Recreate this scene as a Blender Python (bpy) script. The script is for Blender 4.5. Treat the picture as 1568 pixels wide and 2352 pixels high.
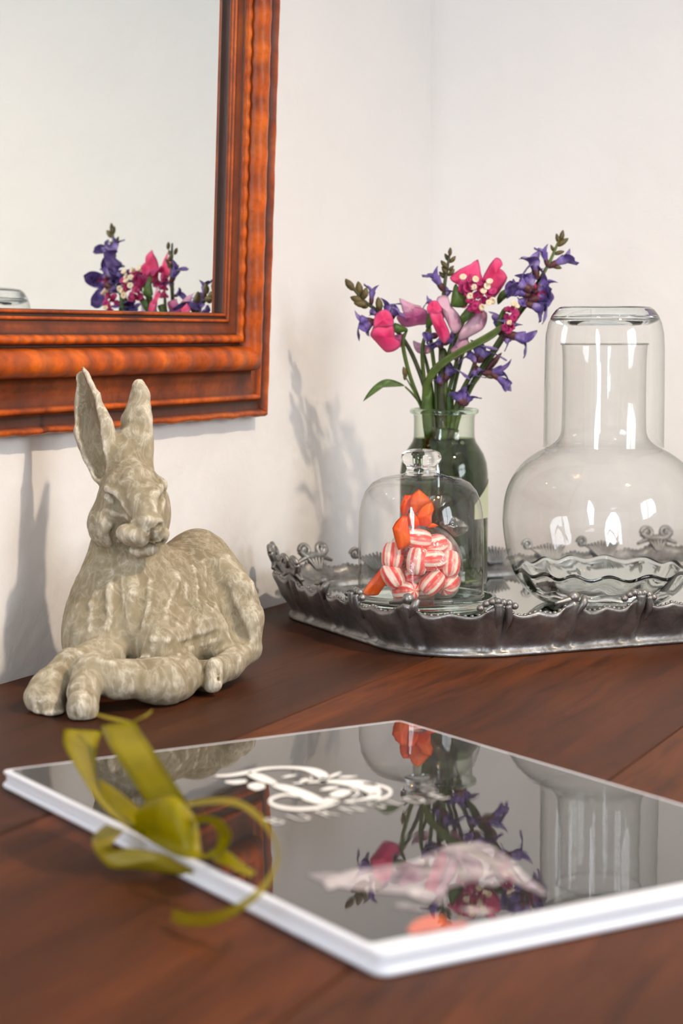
import bpy, bmesh, math, random
import numpy as np
from mathutils import Vector, Matrix, Quaternion
random.seed(7); np.random.seed(7)
for o in list(bpy.data.objects): bpy.data.objects.remove(o)
scene = bpy.context.scene
COL = scene.collection
# ------------------------------------------------------------------ camera
W, H = 1568, 2352
F = 4500.0            # focal length in photo pixels
YH = 770.0            # horizon row
TZ = 0.75             # table top height
HC = 0.1928           # camera height over the table
PT = math.atan((H/2 - YH)/F)
cd = bpy.data.cameras.new('camera'); cam = bpy.data.objects.new('camera', cd); COL.objects.link(cam)
cam.location = (0, 0, TZ + HC); cam.rotation_euler = (math.pi/2 - PT, 0, 0)
cd.sensor_fit = 'VERTICAL'; cd.sensor_height = 23.5; cd.sensor_width = 15.67
cd.lens = F/H*23.5; cd.clip_start = 0.02
cd.dof.use_dof = True; cd.dof.focus_distance = 1.16; cd.dof.aperture_fstop = 7.1
scene.camera = cam
# ------------------------------------------------------------------ light
scene.view_settings.view_transform = 'Standard'; scene.view_settings.look = 'None'
scene.view_settings.gamma = 1.0; scene.view_settings.use_curve_mapping = False
scene.view_settings.exposure = 0.0
world = bpy.data.worlds.new('world'); scene.world = world; world.use_nodes = True
wb = world.node_tree.nodes['Background']; wb.inputs[0].default_value = (.75, .86, 1, 1); wb.inputs[1].default_value = 2.0
THW = math.radians(24)                        # heading of the left wall
DX, DY = math.sin(THW), math.cos(THW)         # along the left wall, away from the camera
NX, NY = math.cos(THW), -math.sin(THW)        # out of the left wall into the room
OFF = -0.6143                                 # left wall plane: p.n = OFF
DC = 1.566                                    # right wall plane: p.d = DC
ROOM_D, ROOM_N, CEIL = 3.3, 3.2, 2.55         # room size along d, along n, height
def dn(d, n, z=0.0):                          # room coordinates -> world, n measured from the left wall
    nn = n + OFF
    return Vector((DX*d + NX*nn, DY*d + NY*nn, z))
DAYLIGHT_W, SIDE_W, LAMP_W = 50.0, 50.0, 25.0
LAMP = Vector((.50, .70, TZ + .86))
al = bpy.data.lights.new('daylight_fill', 'AREA'); al.shape = 'RECTANGLE'; al.size = .46; al.size_y = 1.5
al.energy = DAYLIGHT_W; al.color = (.86, .93, 1.0)
alo = bpy.data.objects.new('daylight_fill', al); COL.objects.link(alo)
alo.location = dn(DC - ROOM_D - .10, .42, 1.50)
alo.rotation_euler = Vector((DX, DY, -.05)).to_track_quat('-Z', 'Z').to_euler()
bl_ = bpy.data.lights.new('daylight_fill', 'AREA'); bl_.shape = 'RECTANGLE'; bl_.size = 1.15; bl_.size_y = 1.25; bl_.energy = SIDE_W; bl_.color = (.90, .95, 1.0)
blo = bpy.data.objects.new('daylight_fill', bl_); COL.objects.link(blo); blo.location = dn(.10, ROOM_N + .10, 1.60)  # added fill light at the side window, brightens the left wall
blo.rotation_euler = Vector((-NX, -NY, -.03)).to_track_quat('-Z', 'Z').to_euler()

# ------------------------------------------------------------------ pixel -> place helpers
def ray(x, y):
    a = (x - W/2)/F; b = -(y - H/2)/F
    c, s = math.cos(PT), math.sin(PT)
    return Vector((a, c + b*s, -s + b*c))
CAM = Vector((0, 0, TZ + HC))
def at(x, y, Y):
    r = ray(x, y); return CAM + r*(Y/r.y)
def onz(x, y, z=0.0):
    r = ray(x, y); return CAM + r*((z - HC)/r.z)
def pxm(Y): return Y/F                         # metres per pixel at depth Y

# ------------------------------------------------------------------ object helpers
def tag(o, label, cat, group=None):
    o['label'] = label; o['category'] = cat
    if group: o['group'] = group
    return o
def empty(name, loc, label, cat, group=None):
    o = bpy.data.objects.new(name, None); COL.objects.link(o); o.location = loc; o.empty_display_size = .02
    return tag(o, label, cat, group)
def root_loc(p):
    v = Vector((0, 0, 0))
    while p is not None:
        v = v + Vector(p.location); p = p.parent
    return v
def mesh_obj(name, verts, faces, mat, parent=None, smooth=True, loc=None):
    """verts are world coordinates; they are stored relative to the parent chain"""
    base = root_loc(parent) if parent is not None else (Vector(loc) if loc is not None else Vector((0, 0, 0)))
    V = np.asarray([tuple(v) for v in verts], dtype=float) - np.array(base)
    me = bpy.data.meshes.new(name); me.from_pydata(V.tolist(), [], [tuple(int(i) for i in f) for f in faces]); me.update()
    if smooth: me.polygons.foreach_set('use_smooth', [True]*len(me.polygons))
    if mat: me.materials.append(mat)
    o = bpy.data.objects.new(name, me); COL.objects.link(o)
    if parent is not None: o.parent = parent
    elif loc is not None: o.location = loc
    return o
def bm_obj(name, bm, mat, parent=None, smooth=False, loc=None):
    vs = [v.co.copy() for v in bm.verts]; bm.verts.index_update()
    fs = [[v.index for v in f.verts] for f in bm.faces]; bm.free()
    return mesh_obj(name, vs, fs, mat, parent, smooth, loc)
def join(*parts):
    V, Fc = [], []
    for v, f in parts:
        n = len(V); V += [tuple(p) for p in v]; Fc += [tuple(i + n for i in q) for q in f]
    return V, Fc
def box_dn(d0, d1, n0, n1, z0, z1):
    v = [dn(d, n, z) for z in (z0, z1) for d, n in ((d0, n0), (d1, n0), (d1, n1), (d0, n1))]
    f = [(3, 2, 1, 0), (4, 5, 6, 7), (0, 1, 5, 4), (1, 2, 6, 5), (2, 3, 7, 6), (3, 0, 4, 7)]
    return v, f
def lathe(profile, center, seg=64, cap0=False, cap1=False, wob=None):
    V = []; n = len(profile)
    for i, (r, z) in enumerate(profile):
        for k in range(seg):
            a = 2*math.pi*k/seg
            rr = r*(1 + (wob(a, i) if wob else 0))
            V.append((center[0] + rr*math.cos(a), center[1] + rr*math.sin(a), center[2] + z))
    Fc = []
    for i in range(n - 1):
        for k in range(seg):
            k2 = (k + 1) % seg
            Fc.append((i*seg + k, i*seg + k2, (i+1)*seg + k2, (i+1)*seg + k))
    if cap0: V.append((center[0], center[1], center[2] + profile[0][1])); c = len(V) - 1; Fc += [(c, (k+1) % seg, k) for k in range(seg)]
    if cap1:
        V.append((center[0], center[1], center[2] + profile[-1][1])); c = len(V) - 1; b = (n-1)*seg
        Fc += [(c, b + k, b + (k+1) % seg) for k in range(seg)]
    return V, Fc
def smooth_path(pts, n):
    """Catmull-Rom through tuples of any length"""
    P = np.array([tuple(p) for p in pts], float)
    if len(P) == 2: return [P[0] + (P[1]-P[0])*t for t in np.linspace(0, 1, n)]
    Q = np.vstack([2*P[0]-P[1], P, 2*P[-1]-P[-2]]); out = []
    m = len(P) - 1
    for t in np.linspace(0, m, n):
        i = min(int(t), m-1); u = t - i
        a, b, c, d = Q[i:i+4]
        out.append(.5*((2*b) + (-a+c)*u + (2*a-5*b+4*c-d)*u*u + (-a+3*b-3*c+d)*u**3))
    return out
def tube(pts, rad, seg=8, n=None, caps=True):
    """pts: xyz ; rad: float or list"""
    if not hasattr(rad, '__len__'): rad = [rad]*len(pts)
    data = [tuple(p) + (r,) for p, r in zip(pts, rad)]
    data = smooth_path(data, n or max(6, 5*len(pts)))
    C = [Vector(q[:3]) for q in data]; R = [max(q[3], 1e-5) for q in data]
    V, Fc = [], []
    t0 = (C[1]-C[0]).normalized()
    up = Vector((0, 0, 1)) if abs(t0.z) < .9 else Vector((1, 0, 0))
    x = t0.cross(up).normalized()
    for i, c in enumerate(C):
        t = (C[min(i+1, len(C)-1)] - C[max(i-1, 0)])
        t = t.normalized() if t.length > 1e-9 else t0
        x = (x - t*x.dot(t)); x = x.normalized() if x.length > 1e-9 else t.orthogonal().normalized()
        y = t.cross(x)
        for k in range(seg):
            a = 2*math.pi*k/seg; V.append(c + (x*math.cos(a) + y*math.sin(a))*R[i])
    for i in range(len(C)-1):
        for k in range(seg):
            k2 = (k+1) % seg; Fc.append((i*seg+k, i*seg+k2, (i+1)*seg+k2, (i+1)*seg+k))
    if caps:
        Fc.append(tuple(range(seg-1, -1, -1))); b = (len(C)-1)*seg; Fc.append(tuple(b+k for k in range(seg)))
    return V, Fc
def uv_sphere(c, r, seg=12, rings=8):
    r = (r, r, r) if not hasattr(r, '__len__') else r
    V = [(c[0], c[1], c[2]-r[2])]; Fc = []
    for i in range(1, rings):
        ph = math.pi*i/rings - math.pi/2
        for k in range(seg):
            a = 2*math.pi*k/seg
            V.append((c[0]+r[0]*math.cos(ph)*math.cos(a), c[1]+r[1]*math.cos(ph)*math.sin(a), c[2]+r[2]*math.sin(ph)))
    V.append((c[0], c[1], c[2]+r[2])); top = len(V)-1
    for k in range(seg): Fc.append((0, 1+(k+1) % seg, 1+k))
    for i in range(rings-2):
        for k in range(seg):
            k2 = (k+1) % seg; a = 1+i*seg; Fc.append((a+k, a+k2, a+seg+k2, a+seg+k))
    a = 1+(rings-2)*seg
    for k in range(seg): Fc.append((a+k, a+(k+1) % seg, top))
    return V, Fc
def petal(outline, Y, bulge=.004, tx=0.0, ty=0.0, ripple=.0006, thick=.0004, rings=5, conv=None, wave=5, sub=3, rnd=.22):
    """curved petal from an outline in photo pixels at its own depth Y; tx, ty tilt it in depth, bulge curves it"""
    pts = [conv(*p) if conv else p for p in outline]
    # resample closed outline smoothly
    m = len(pts); dense = []
    for i in range(m):
        a, b, c, d = (np.array(pts[(i+j) % m], float) for j in (-1, 0, 1, 2))
        for u in np.linspace(0, 1, sub, endpoint=False):
            dense.append(b+(c-b)*u + (u*(1-u))*((b-a)-(d-c))*rnd)
    cx, cy = np.mean(dense, axis=0); s = pxm(Y); N = len(dense)
    front, back = [], []
    def dep(x, y, rr, ang):
        return Y + tx*(x-cx)*s + ty*(y-cy)*s - bulge*(1-rr*rr) + ripple*rr*math.sin(wave*ang)
    for side, lst, off in ((0, front, 0.0), (1, back, thick)):
        lst.append(at(cx, cy, dep(cx, cy, 0, 0) + off))
        for k in range(1, rings+1):
            rr = k/rings
            for i, (x, y) in enumerate(dense):
                xx, yy = cx+(x-cx)*rr, cy+(y-cy)*rr
                o = off*(1-rr**6)
                lst.append(at(xx, yy, dep(xx, yy, rr, 2*math.pi*i/N) + o))
    V = front + back; n0 = len(front); Fc = []
    for b, flip in ((0, False), (n0, True)):
        for i in range(N):
            f = (b, b+1+i, b+1+(i+1) % N); Fc.append(f[::-1] if flip else f)
        for k in range(rings-1):
            for i in range(N):
                i2 = (i+1) % N; p = b+1+k*N; q = p+N
                f = (p+i, q+i, q+i2, p+i2); Fc.append(f[::-1] if flip else f)
    e = 1+(rings-1)*N
    for i in range(N):
        i2 = (i+1) % N; Fc.append((e+i, n0+e+i, n0+e+i2, e+i2))
    return V, Fc
def strip(A, B, conv=None, n=28, thick=.00035, cols=5, bow=0.0):
    """ribbon between two edge lines of (x, y, depth)"""
    def cv(p):
        q = conv(p[0], p[1]) if conv else (p[0], p[1]); return (q[0], q[1], p[2])
    a = smooth_path([cv(p) for p in A], n); b = smooth_path([cv(p) for p in B], n)
    top = []
    for i in range(n):
        pa, pb = at(*a[i]), at(*b[i])
        for k in range(cols):
            u = k/(cols-1); p = pa.lerp(pb, u)
            p = p + Vector((0, -1, .4))*bow*4*u*(1-u)*math.sin(math.pi*i/(n-1))
            top.append(p)
    bot = [p + Vector((0, thick, -thick*.3)) for p in top]
    V = top + bot; m = len(top); Fc = []
    for i in range(n-1):
        for k in range(cols-1):
            q = (i*cols+k, i*cols+k+1, (i+1)*cols+k+1, (i+1)*cols+k)
            Fc.append(q); Fc.append(tuple(m+j for j in q[::-1]))
        for k in (0, cols-1):
            q = (i*cols+k, (i+1)*cols+k, m+(i+1)*cols+k, m+i*cols+k); Fc.append(q)
    for i in (0, n-1):
        for k in range(cols-1): Fc.append((i*cols+k, i*cols+k+1, m+i*cols+k+1, m+i*cols+k))
    return V, Fc

# ------------------------------------------------------------------ materials
def srgb(r, g, b):
    f = lambda c: c/12.92 if c <= .04045 else ((c+.055)/1.055)**2.4
    return tuple(f(c/255) for c in (r, g, b)) + (1,)
class NT:
    def __init__(s, name):
        s.m = bpy.data.materials.new(name); s.m.use_nodes = True; s.t = s.m.node_tree; s.t.nodes.clear()
        s.out = s.n('ShaderNodeOutputMaterial')
    def n(s, t, **kw):
        nd = s.t.nodes.new(t)
        for k, v in kw.items(): setattr(nd, k, v)
        return nd
    def l(s, a, b): s.t.links.new(a, b)
    def surf(s, sock): s.l(sock, s.out.inputs['Surface'])
    def noise(s, scale, detail=3, rough=.55, vec=None, dist=0):
        nd = s.n('ShaderNodeTexNoise'); nd.inputs['Scale'].default_value = scale; nd.inputs['Detail'].default_value = detail
        nd.inputs['Roughness'].default_value = rough; nd.inputs['Distortion'].default_value = dist
        if vec is not None: s.l(vec, nd.inputs['Vector'])
        return nd
    def ramp(s, fac, stops):
        nd = s.n('ShaderNodeValToRGB'); e = nd.color_ramp.elements
        while len(e) < len(stops): e.new(.5)
        for el, (p, c) in zip(e, stops): el.position = p; el.color = c
        s.l(fac, nd.inputs[0]); return nd.outputs[0]
    def mix(s, fac, a, b, blend='MIX'):
        nd = s.n('ShaderNodeMix', data_type='RGBA', blend_type=blend)
        for sock, v in ((nd.inputs[0], fac), (nd.inputs[6], a), (nd.inputs[7], b)):
            if hasattr(v, 'links'): s.l(v, sock)
            else: sock.default_value = v
        return nd.outputs[2]
    def math(s, op, a, b=None):
        nd = s.n('ShaderNodeMath', operation=op)
        for i, v in enumerate((a, b)):
            if v is None: continue
            if hasattr(v, 'links'): s.l(v, nd.inputs[i])
            else: nd.inputs[i].default_value = v
        return nd.outputs[0]
    def bump(s, h, strength=.3, dist=.001, normal=None):
        nd = s.n('ShaderNodeBump'); nd.inputs['Strength'].default_value = strength; nd.inputs['Distance'].default_value = dist
        s.l(h, nd.inputs['Height'])
        if normal is not None: s.l(normal, nd.inputs['Normal'])
        return nd.outputs[0]
    def pos(s): return s.n('ShaderNodeNewGeometry').outputs['Position']
    def pr(s, color=None, rough=.5, metal=0, normal=None, **kw):
        nd = s.n('ShaderNodeBsdfPrincipled')
        def put(k, v):
            if v is None: return
            if hasattr(v, 'links'): s.l(v, nd.inputs[k])
            else: nd.inputs[k].default_value = v
        put('Base Color', color); put('Roughness', rough); put('Metallic', metal)
        if normal is not None: s.l(normal, nd.inputs['Normal'])
        for k, v in kw.items(): put(k, v)
        return nd
def simple(name, col, rough=.5, metal=0, var=.0, vscale=60, bump=0, bscale=400, **kw):
    t = NT(name); p = t.pos(); c = col
    if var:
        n = t.noise(vscale, 4, vec=p)
        dark = tuple(x*(1-var) for x in col[:3]) + (1,); lite = tuple(min(1, x*(1+var)) for x in col[:3]) + (1,)
        c = t.ramp(n.outputs[0], [(.3, dark), (.7, lite)])
    nm = None
    if bump: nm = t.bump(t.noise(bscale, 3, vec=p).outputs[0], bump, .001)
    b = t.pr(c, rough, metal, nm, **kw); t.surf(b.outputs[0]); return t.m
def thin_glass(name, tint=(.97, .985, .975, 1), edge=(.45, .50, .47, 1), power=3.0, spec=1.0, bump=0.0, bscale=90):
    """thin-walled clear glass: Fresnel reflection over transmission that darkens with the path through the wall"""
    t = NT(name); lw = t.n('ShaderNodeLayerWeight'); lw.inputs[0].default_value = .5
    nm = None
    if bump:
        nm = t.bump(t.noise(bscale, 2, vec=t.pos()).outputs[0], bump, .001); t.l(nm, lw.inputs['Normal'])
    fc = lw.outputs['Facing']
    fr = t.math('ADD', t.math('MULTIPLY', t.math('POWER', fc, 5.0), .8*spec), .05*spec)
    tr = t.n('ShaderNodeBsdfTransparent'); t.l(t.mix(t.math('POWER', fc, power), tint, edge), tr.inputs[0])
    gl = t.n('ShaderNodeBsdfGlossy'); gl.inputs['Roughness'].default_value = .01; gl.inputs[0].default_value = (1, 1, 1, 1)
    if nm is not None: t.l(nm, gl.inputs['Normal'])
    mx = t.n('ShaderNodeMixShader'); t.l(fr, mx.inputs[0]); t.l(tr.outputs[0], mx.inputs[1]); t.l(gl.outputs[0], mx.inputs[2])
    t.surf(mx.outputs[0]); return t.m
def solid_glass(name, col=(.97, .99, .98, 1), ior=1.48, rough=0.0, bump=0, bscale=100):
    t = NT(name); g = t.n('ShaderNodeBsdfGlass'); g.inputs[0].default_value = col; g.inputs['IOR'].default_value = ior
    g.inputs['Roughness'].default_value = rough
    if bump: t.l(t.bump(t.noise(bscale, 2, vec=t.pos()).outputs[0], bump, .001), g.inputs['Normal'])
    t.surf(g.outputs[0]); return t.m

def wall_mat(name, col):
    t = NT(name); p = t.pos()
    big = t.noise(6, 4, .6, p); mid = t.noise(45, 4, .6, p); fine = t.noise(900, 2, .5, p)
    c = t.ramp(big.outputs[0], [(.3, tuple(x*.965 for x in col[:3])+(1,)), (.7, col)])
    n1 = t.bump(big.outputs[0], .3, .015); n2 = t.bump(mid.outputs[0], .32, .003, n1); n3 = t.bump(fine.outputs[0], .25, .0006, n2)
    b = t.pr(c, .85, 0, n3); b.inputs['Specular IOR Level'].default_value = .25; t.surf(b.outputs[0]); return t.m
M_WALL = wall_mat('plaster_white', srgb(238, 234, 231))
M_CEIL = simple('ceiling_paint', srgb(240, 238, 234), .9)
def wood(name, dark, light, red):
    t = NT(name); p = t.pos()
    mp = t.n('ShaderNodeMapping'); mp.inputs['Rotation'].default_value = (0, 0, THW); t.l(p, mp.inputs[0])
    oi = t.n('ShaderNodeObjectInfo')
    add = t.n('ShaderNodeVectorMath', operation='ADD'); t.l(mp.outputs[0], add.inputs[0])
    cmb = t.n('ShaderNodeCombineXYZ'); t.l(t.math('MULTIPLY', oi.outputs['Random'], 7.0), cmb.inputs[1]); t.l(oi.outputs['Random'], cmb.inputs[2]); t.l(cmb.outputs[0], add.inputs[1])
    sc = t.n('ShaderNodeMapping'); sc.inputs['Scale'].default_value = (1, .1, 1); t.l(add.outputs[0], sc.inputs[0])
    a = t.noise(30, 4, .55, sc.outputs[0], .6); b = t.noise(260, 3, .6, sc.outputs[0]); g = t.noise(7, 2, .5, sc.outputs[0], 1.2)
    c = t.ramp(g.outputs[0], [(.3, dark), (.5, light), (.72, red)])
    c = t.mix(t.ramp(a.outputs[0], [(.35, (0, 0, 0, 1)), (.65, (.75, .75, .75, 1))]), c, dark)
    gr = t.noise(90, 5, .7, sc.outputs[0], .5)
    c = t.mix(t.ramp(gr.outputs[0], [(.5, (0, 0, 0, 1)), (.66, (.7, .7, .7, 1))]), c, (dark[0]*.6, dark[1]*.6, dark[2]*.6, 1))
    c = t.mix(t.math('MULTIPLY', b.outputs[0], .6), c, (dark[0]*.55, dark[1]*.55, dark[2]*.55, 1))
    nm = t.bump(b.outputs[0], .12, .0006)
    bs = t.pr(c, .5, 0, nm); bs.inputs['Specular IOR Level'].default_value = .10
    t.surf(bs.outputs[0]); return t.m
M_WOOD_A = wood('walnut_dark', srgb(58, 31, 18), srgb(84, 46, 26), srgb(104, 56, 28))
M_WOOD_B = wood('walnut_red', srgb(68, 36, 20), srgb(106, 56, 27), srgb(138, 70, 28))
M_WOOD_C = wood('walnut_mid', srgb(66, 37, 21), srgb(98, 54, 29), srgb(122, 66, 32))
M_FLOOR = simple('floor_boards', srgb(120, 92, 66), .5, var=.25, vscale=9)

# ------------------------------------------------------------------ room
def struct(name, vf, mat, parent=None):
    o = mesh_obj(name, vf[0], vf[1], mat, parent, smooth=False); o['kind'] = 'structure'; return o
d0, d1 = DC - ROOM_D, DC
struct('floor', box_dn(d0-.15, d1+.15, -.15, ROOM_N+.15, -.1, 0), M_FLOOR)
struct('ceiling', box_dn(d0-.15, d1+.15, -.15, ROOM_N+.15, CEIL, CEIL+.1), M_CEIL)
struct('wall_left', box_dn(d0-.15, d1+.15, -.15, 0, 0, CEIL), M_WALL)
struct('wall_right', box_dn(d1, d1+.15, 0, ROOM_N, 0, CEIL), M_WALL)
v0, v1, vz0, vz1 = -.52, .72, .95, 2.25  # opening for the added side window
struct('wall_front', join(box_dn(d0-.15, v0, ROOM_N, ROOM_N+.15, 0, CEIL), box_dn(v1, d1+.15, ROOM_N, ROOM_N+.15, 0, CEIL),
                          box_dn(v0, v1, ROOM_N, ROOM_N+.15, 0, vz0), box_dn(v0, v1, ROOM_N, ROOM_N+.15, vz1, CEIL)), M_WALL)
wn0, wn1, wz0, wz1 = .15, .69, .70, 2.30
struct('wall_back', join(box_dn(d0-.15, d0, 0, wn0, 0, CEIL), box_dn(d0-.15, d0, wn1, ROOM_N, 0, CEIL),
                         box_dn(d0-.15, d0, wn0, wn1, 0, wz0), box_dn(d0-.15, d0, wn0, wn1, wz1, CEIL)), M_WALL)
M_TRIM = simple('white_paint', srgb(235, 234, 230), .4)
win = struct('window_1', join(box_dn(d0-.09, d0-.02, wn0, wn0+.05, wz0, wz1), box_dn(d0-.09, d0-.02, wn1-.05, wn1, wz0, wz1),
             box_dn(d0-.09, d0-.02, wn0+.05, wn1-.05, wz0, wz0+.05), box_dn(d0-.09, d0-.02, wn0+.05, wn1-.05, wz1-.05, wz1),
             box_dn(d0-.08, d0-.03, (wn0+wn1)/2-.015, (wn0+wn1)/2+.015, wz0+.05, wz1-.05)), M_TRIM)
M_PANE = thin_glass('window_glass', (1, 1, 1, 1), (.8, .85, .83, 1))
for a, b in ((wn0+.05, (wn0+wn1)/2-.015), ((wn0+wn1)/2+.015, wn1-.05)):
    mesh_obj('pane', *box_dn(d0-.057, d0-.053, a, b, wz0+.05, wz1-.05), M_PANE, win, False)
win2 = struct('fill_window', join(box_dn(v0, v0+.05, ROOM_N+.02, ROOM_N+.09, vz0, vz1), box_dn(v1-.05, v1, ROOM_N+.02, ROOM_N+.09, vz0, vz1),
              box_dn(v0+.05, v1-.05, ROOM_N+.02, ROOM_N+.09, vz0, vz0+.05), box_dn(v0+.05, v1-.05, ROOM_N+.02, ROOM_N+.09, vz1-.05, vz1),
              box_dn((v0+v1)/2-.015, (v0+v1)/2+.015, ROOM_N+.03, ROOM_N+.08, vz0+.05, vz1-.05)), M_TRIM)  # unseen side window, added to carry fill light onto the left wall
for a, b in ((v0+.05, (v0+v1)/2-.015), ((v0+v1)/2+.015, v1-.05)):
    mesh_obj('pane', *box_dn(a, b, ROOM_N+.053, ROOM_N+.057, vz0+.05, vz1-.05), M_PANE, win2, False)
struct('baseboard_left', box_dn(d0, d1, 0, .015, 0, .09), M_TRIM)
struct('baseboard_right', box_dn(d1-.015, d1, .015, ROOM_N, 0, .09), M_TRIM)

# ------------------------------------------------------------------ hanging lamp (out of the frame, lights the corner)
lamp = empty('pendant_lamp', LAMP, 'small brass pendant lamp hanging on a long cord from the ceiling', 'lamp')
M_BRASS = simple('brass', srgb(150, 120, 70), .35, 1)
mesh_obj('cord', *tube([LAMP+Vector((0, 0, .12)), LAMP+Vector((0, 0, CEIL-LAMP.z))], .003, 6, 4), simple('cord_black', srgb(25, 24, 23), .6), lamp)
mesh_obj('ceiling_rose', *lathe([(.002, -.03), (.04, -.02), (.05, 0)], Vector((LAMP.x, LAMP.y, CEIL)), 24), M_BRASS, lamp)
mesh_obj('lamp_shade', *lathe([(.012, .125), (.018, .12), (.022, .09), (.05, .05), (.083, -.078), (.085, -.078), (.052, .054), (.024, .095), (.012, .127)], LAMP, 32), M_BRASS, lamp)
mesh_obj('socket', *lathe([(.013, .10), (.014, .05), (.012, .03)], LAMP, 16), M_BRASS, lamp)
tb = NT('bulb_glow'); em = tb.n('ShaderNodeEmission'); em.inputs[0].default_value = (1, .80, .56, 1); em.inputs[1].default_value = 60; tb.surf(em.outputs[0])
mesh_obj('bulb', *lathe([(.001, -.004), (.010, -.001), (.015, .008), (.016, .018), (.014, .028), (.011, .036), (.011, .044)], LAMP, 20), tb.m, lamp)
pl = bpy.data.lights.new('lamp_light', 'POINT'); pl.energy = LAMP_W; pl.color = (1, .84, .66); pl.shadow_soft_size = .022
plo = bpy.data.objects.new('lamp_light', pl); COL.objects.link(plo); plo.parent = lamp; plo.location = (0, 0, -.032)

# ------------------------------------------------------------------ table of planks along the left wall
table = empty('wooden_table', dn(.85, .38, 0), 'dark walnut table of wide planks pushed into the white corner', 'table')
edges = [.004, .190, .379, .569, .760]
for i in range(4):
    n0, n1 = edges[i] + (.0004 if i else 0), edges[i+1] - .0004
    bm = bmesh.new(); v, f = box_dn(.12, DC-.004, n0, n1, TZ-.03, TZ)
    bv = [bm.verts.new(p) for p in v]; [bm.faces.new([bv[j] for j in q]) for q in f]
    bmesh.ops.bevel(bm, geom=list(bm.edges), offset=.0008, segments=1, affect='EDGES')
    bm_obj('plank', bm, (M_WOOD_A, M_WOOD_B, M_WOOD_C, M_WOOD_A)[i], table)
for a, b, c, e in ((.17, DC-.05, .05, .07), (.17, DC-.05, .69, .71), (.17, .19, .07, .69), (DC-.07, DC-.05, .07, .69)):
    mesh_obj('apron', *box_dn(a, b, c, e, TZ-.12, TZ-.03), M_WOOD_A, table, False)
for a in (.16, DC-.12):
    for c in (.045, .665):
        mesh_obj('leg', *box_dn(a, a+.05, c, c+.05, 0, TZ-.12), M_WOOD_A, table, False)

# ------------------------------------------------------------------ framed mirror
def frame_mat():
    t = NT('ripple_wood'); p = t.pos()
    n = t.noise(28, 4, .6, p); n2 = t.noise(180, 3, .6, p)
    at_ = t.n('ShaderNodeAttribute'); at_.attribute_name = 'tone'
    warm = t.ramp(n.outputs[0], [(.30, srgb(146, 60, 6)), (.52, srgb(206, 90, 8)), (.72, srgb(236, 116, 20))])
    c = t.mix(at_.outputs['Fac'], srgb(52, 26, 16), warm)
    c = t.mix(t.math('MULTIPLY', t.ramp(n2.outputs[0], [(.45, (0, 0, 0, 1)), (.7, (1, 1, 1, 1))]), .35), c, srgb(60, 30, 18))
    b = t.pr(c, .40, 0, t.bump(n2.outputs[0], .15, .0008)); b.inputs['Specular IOR Level'].default_value = .28
    t.surf(b.outputs[0]); return t.m
M_FRAME = frame_mat()
TILT = math.radians(2.1)
MR_D1, MR_Z0 = 1.226, TZ + .1372          # outer right edge along the wall, outer bottom edge
MR_D0, MR_Z1 = .58, TZ + .98
# profile: (width from the outer edge, height off the back, tone 0 dark..1 orange, ripple kind)
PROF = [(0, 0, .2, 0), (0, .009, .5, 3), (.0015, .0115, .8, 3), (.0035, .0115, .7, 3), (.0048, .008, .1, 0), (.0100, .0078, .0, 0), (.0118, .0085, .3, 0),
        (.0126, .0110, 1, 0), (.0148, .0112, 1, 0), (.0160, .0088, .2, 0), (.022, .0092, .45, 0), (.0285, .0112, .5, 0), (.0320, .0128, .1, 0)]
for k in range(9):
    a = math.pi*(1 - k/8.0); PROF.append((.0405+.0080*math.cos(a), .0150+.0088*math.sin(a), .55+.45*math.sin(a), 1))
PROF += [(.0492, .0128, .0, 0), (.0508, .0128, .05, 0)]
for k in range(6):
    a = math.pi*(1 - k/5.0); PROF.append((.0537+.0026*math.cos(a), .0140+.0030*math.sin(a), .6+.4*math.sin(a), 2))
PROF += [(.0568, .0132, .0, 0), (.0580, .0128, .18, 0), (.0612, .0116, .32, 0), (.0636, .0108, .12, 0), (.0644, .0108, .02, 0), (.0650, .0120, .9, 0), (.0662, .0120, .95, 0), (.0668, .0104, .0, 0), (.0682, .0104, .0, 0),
         (.0688, .0116, .8, 0), (.0700, .0116, .7, 0), (.0706, .0090, .0, 0), (.0706, .0050, .0, 0)]  # inner side of the lip set black: rabbet shadow put into the tone
GAP = .0015
def frame_pt(d, z, w):
    """frame coordinates: along the wall, height, off the wall; leaning forward at the top about the bottom edge"""
    zz = z - MR_Z0
    return dn(d, GAP + w*math.cos(TILT) + zz*math.sin(TILT), MR_Z0 + zz*math.cos(TILT) - w*math.sin(TILT)*1.0)
mirror = empty('framed_mirror', frame_pt((MR_D0+MR_D1)/2, MR_Z0, 0), 'tall mirror in a carved orange brown ripple wood frame hanging on the white wall', 'mirror')
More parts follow.
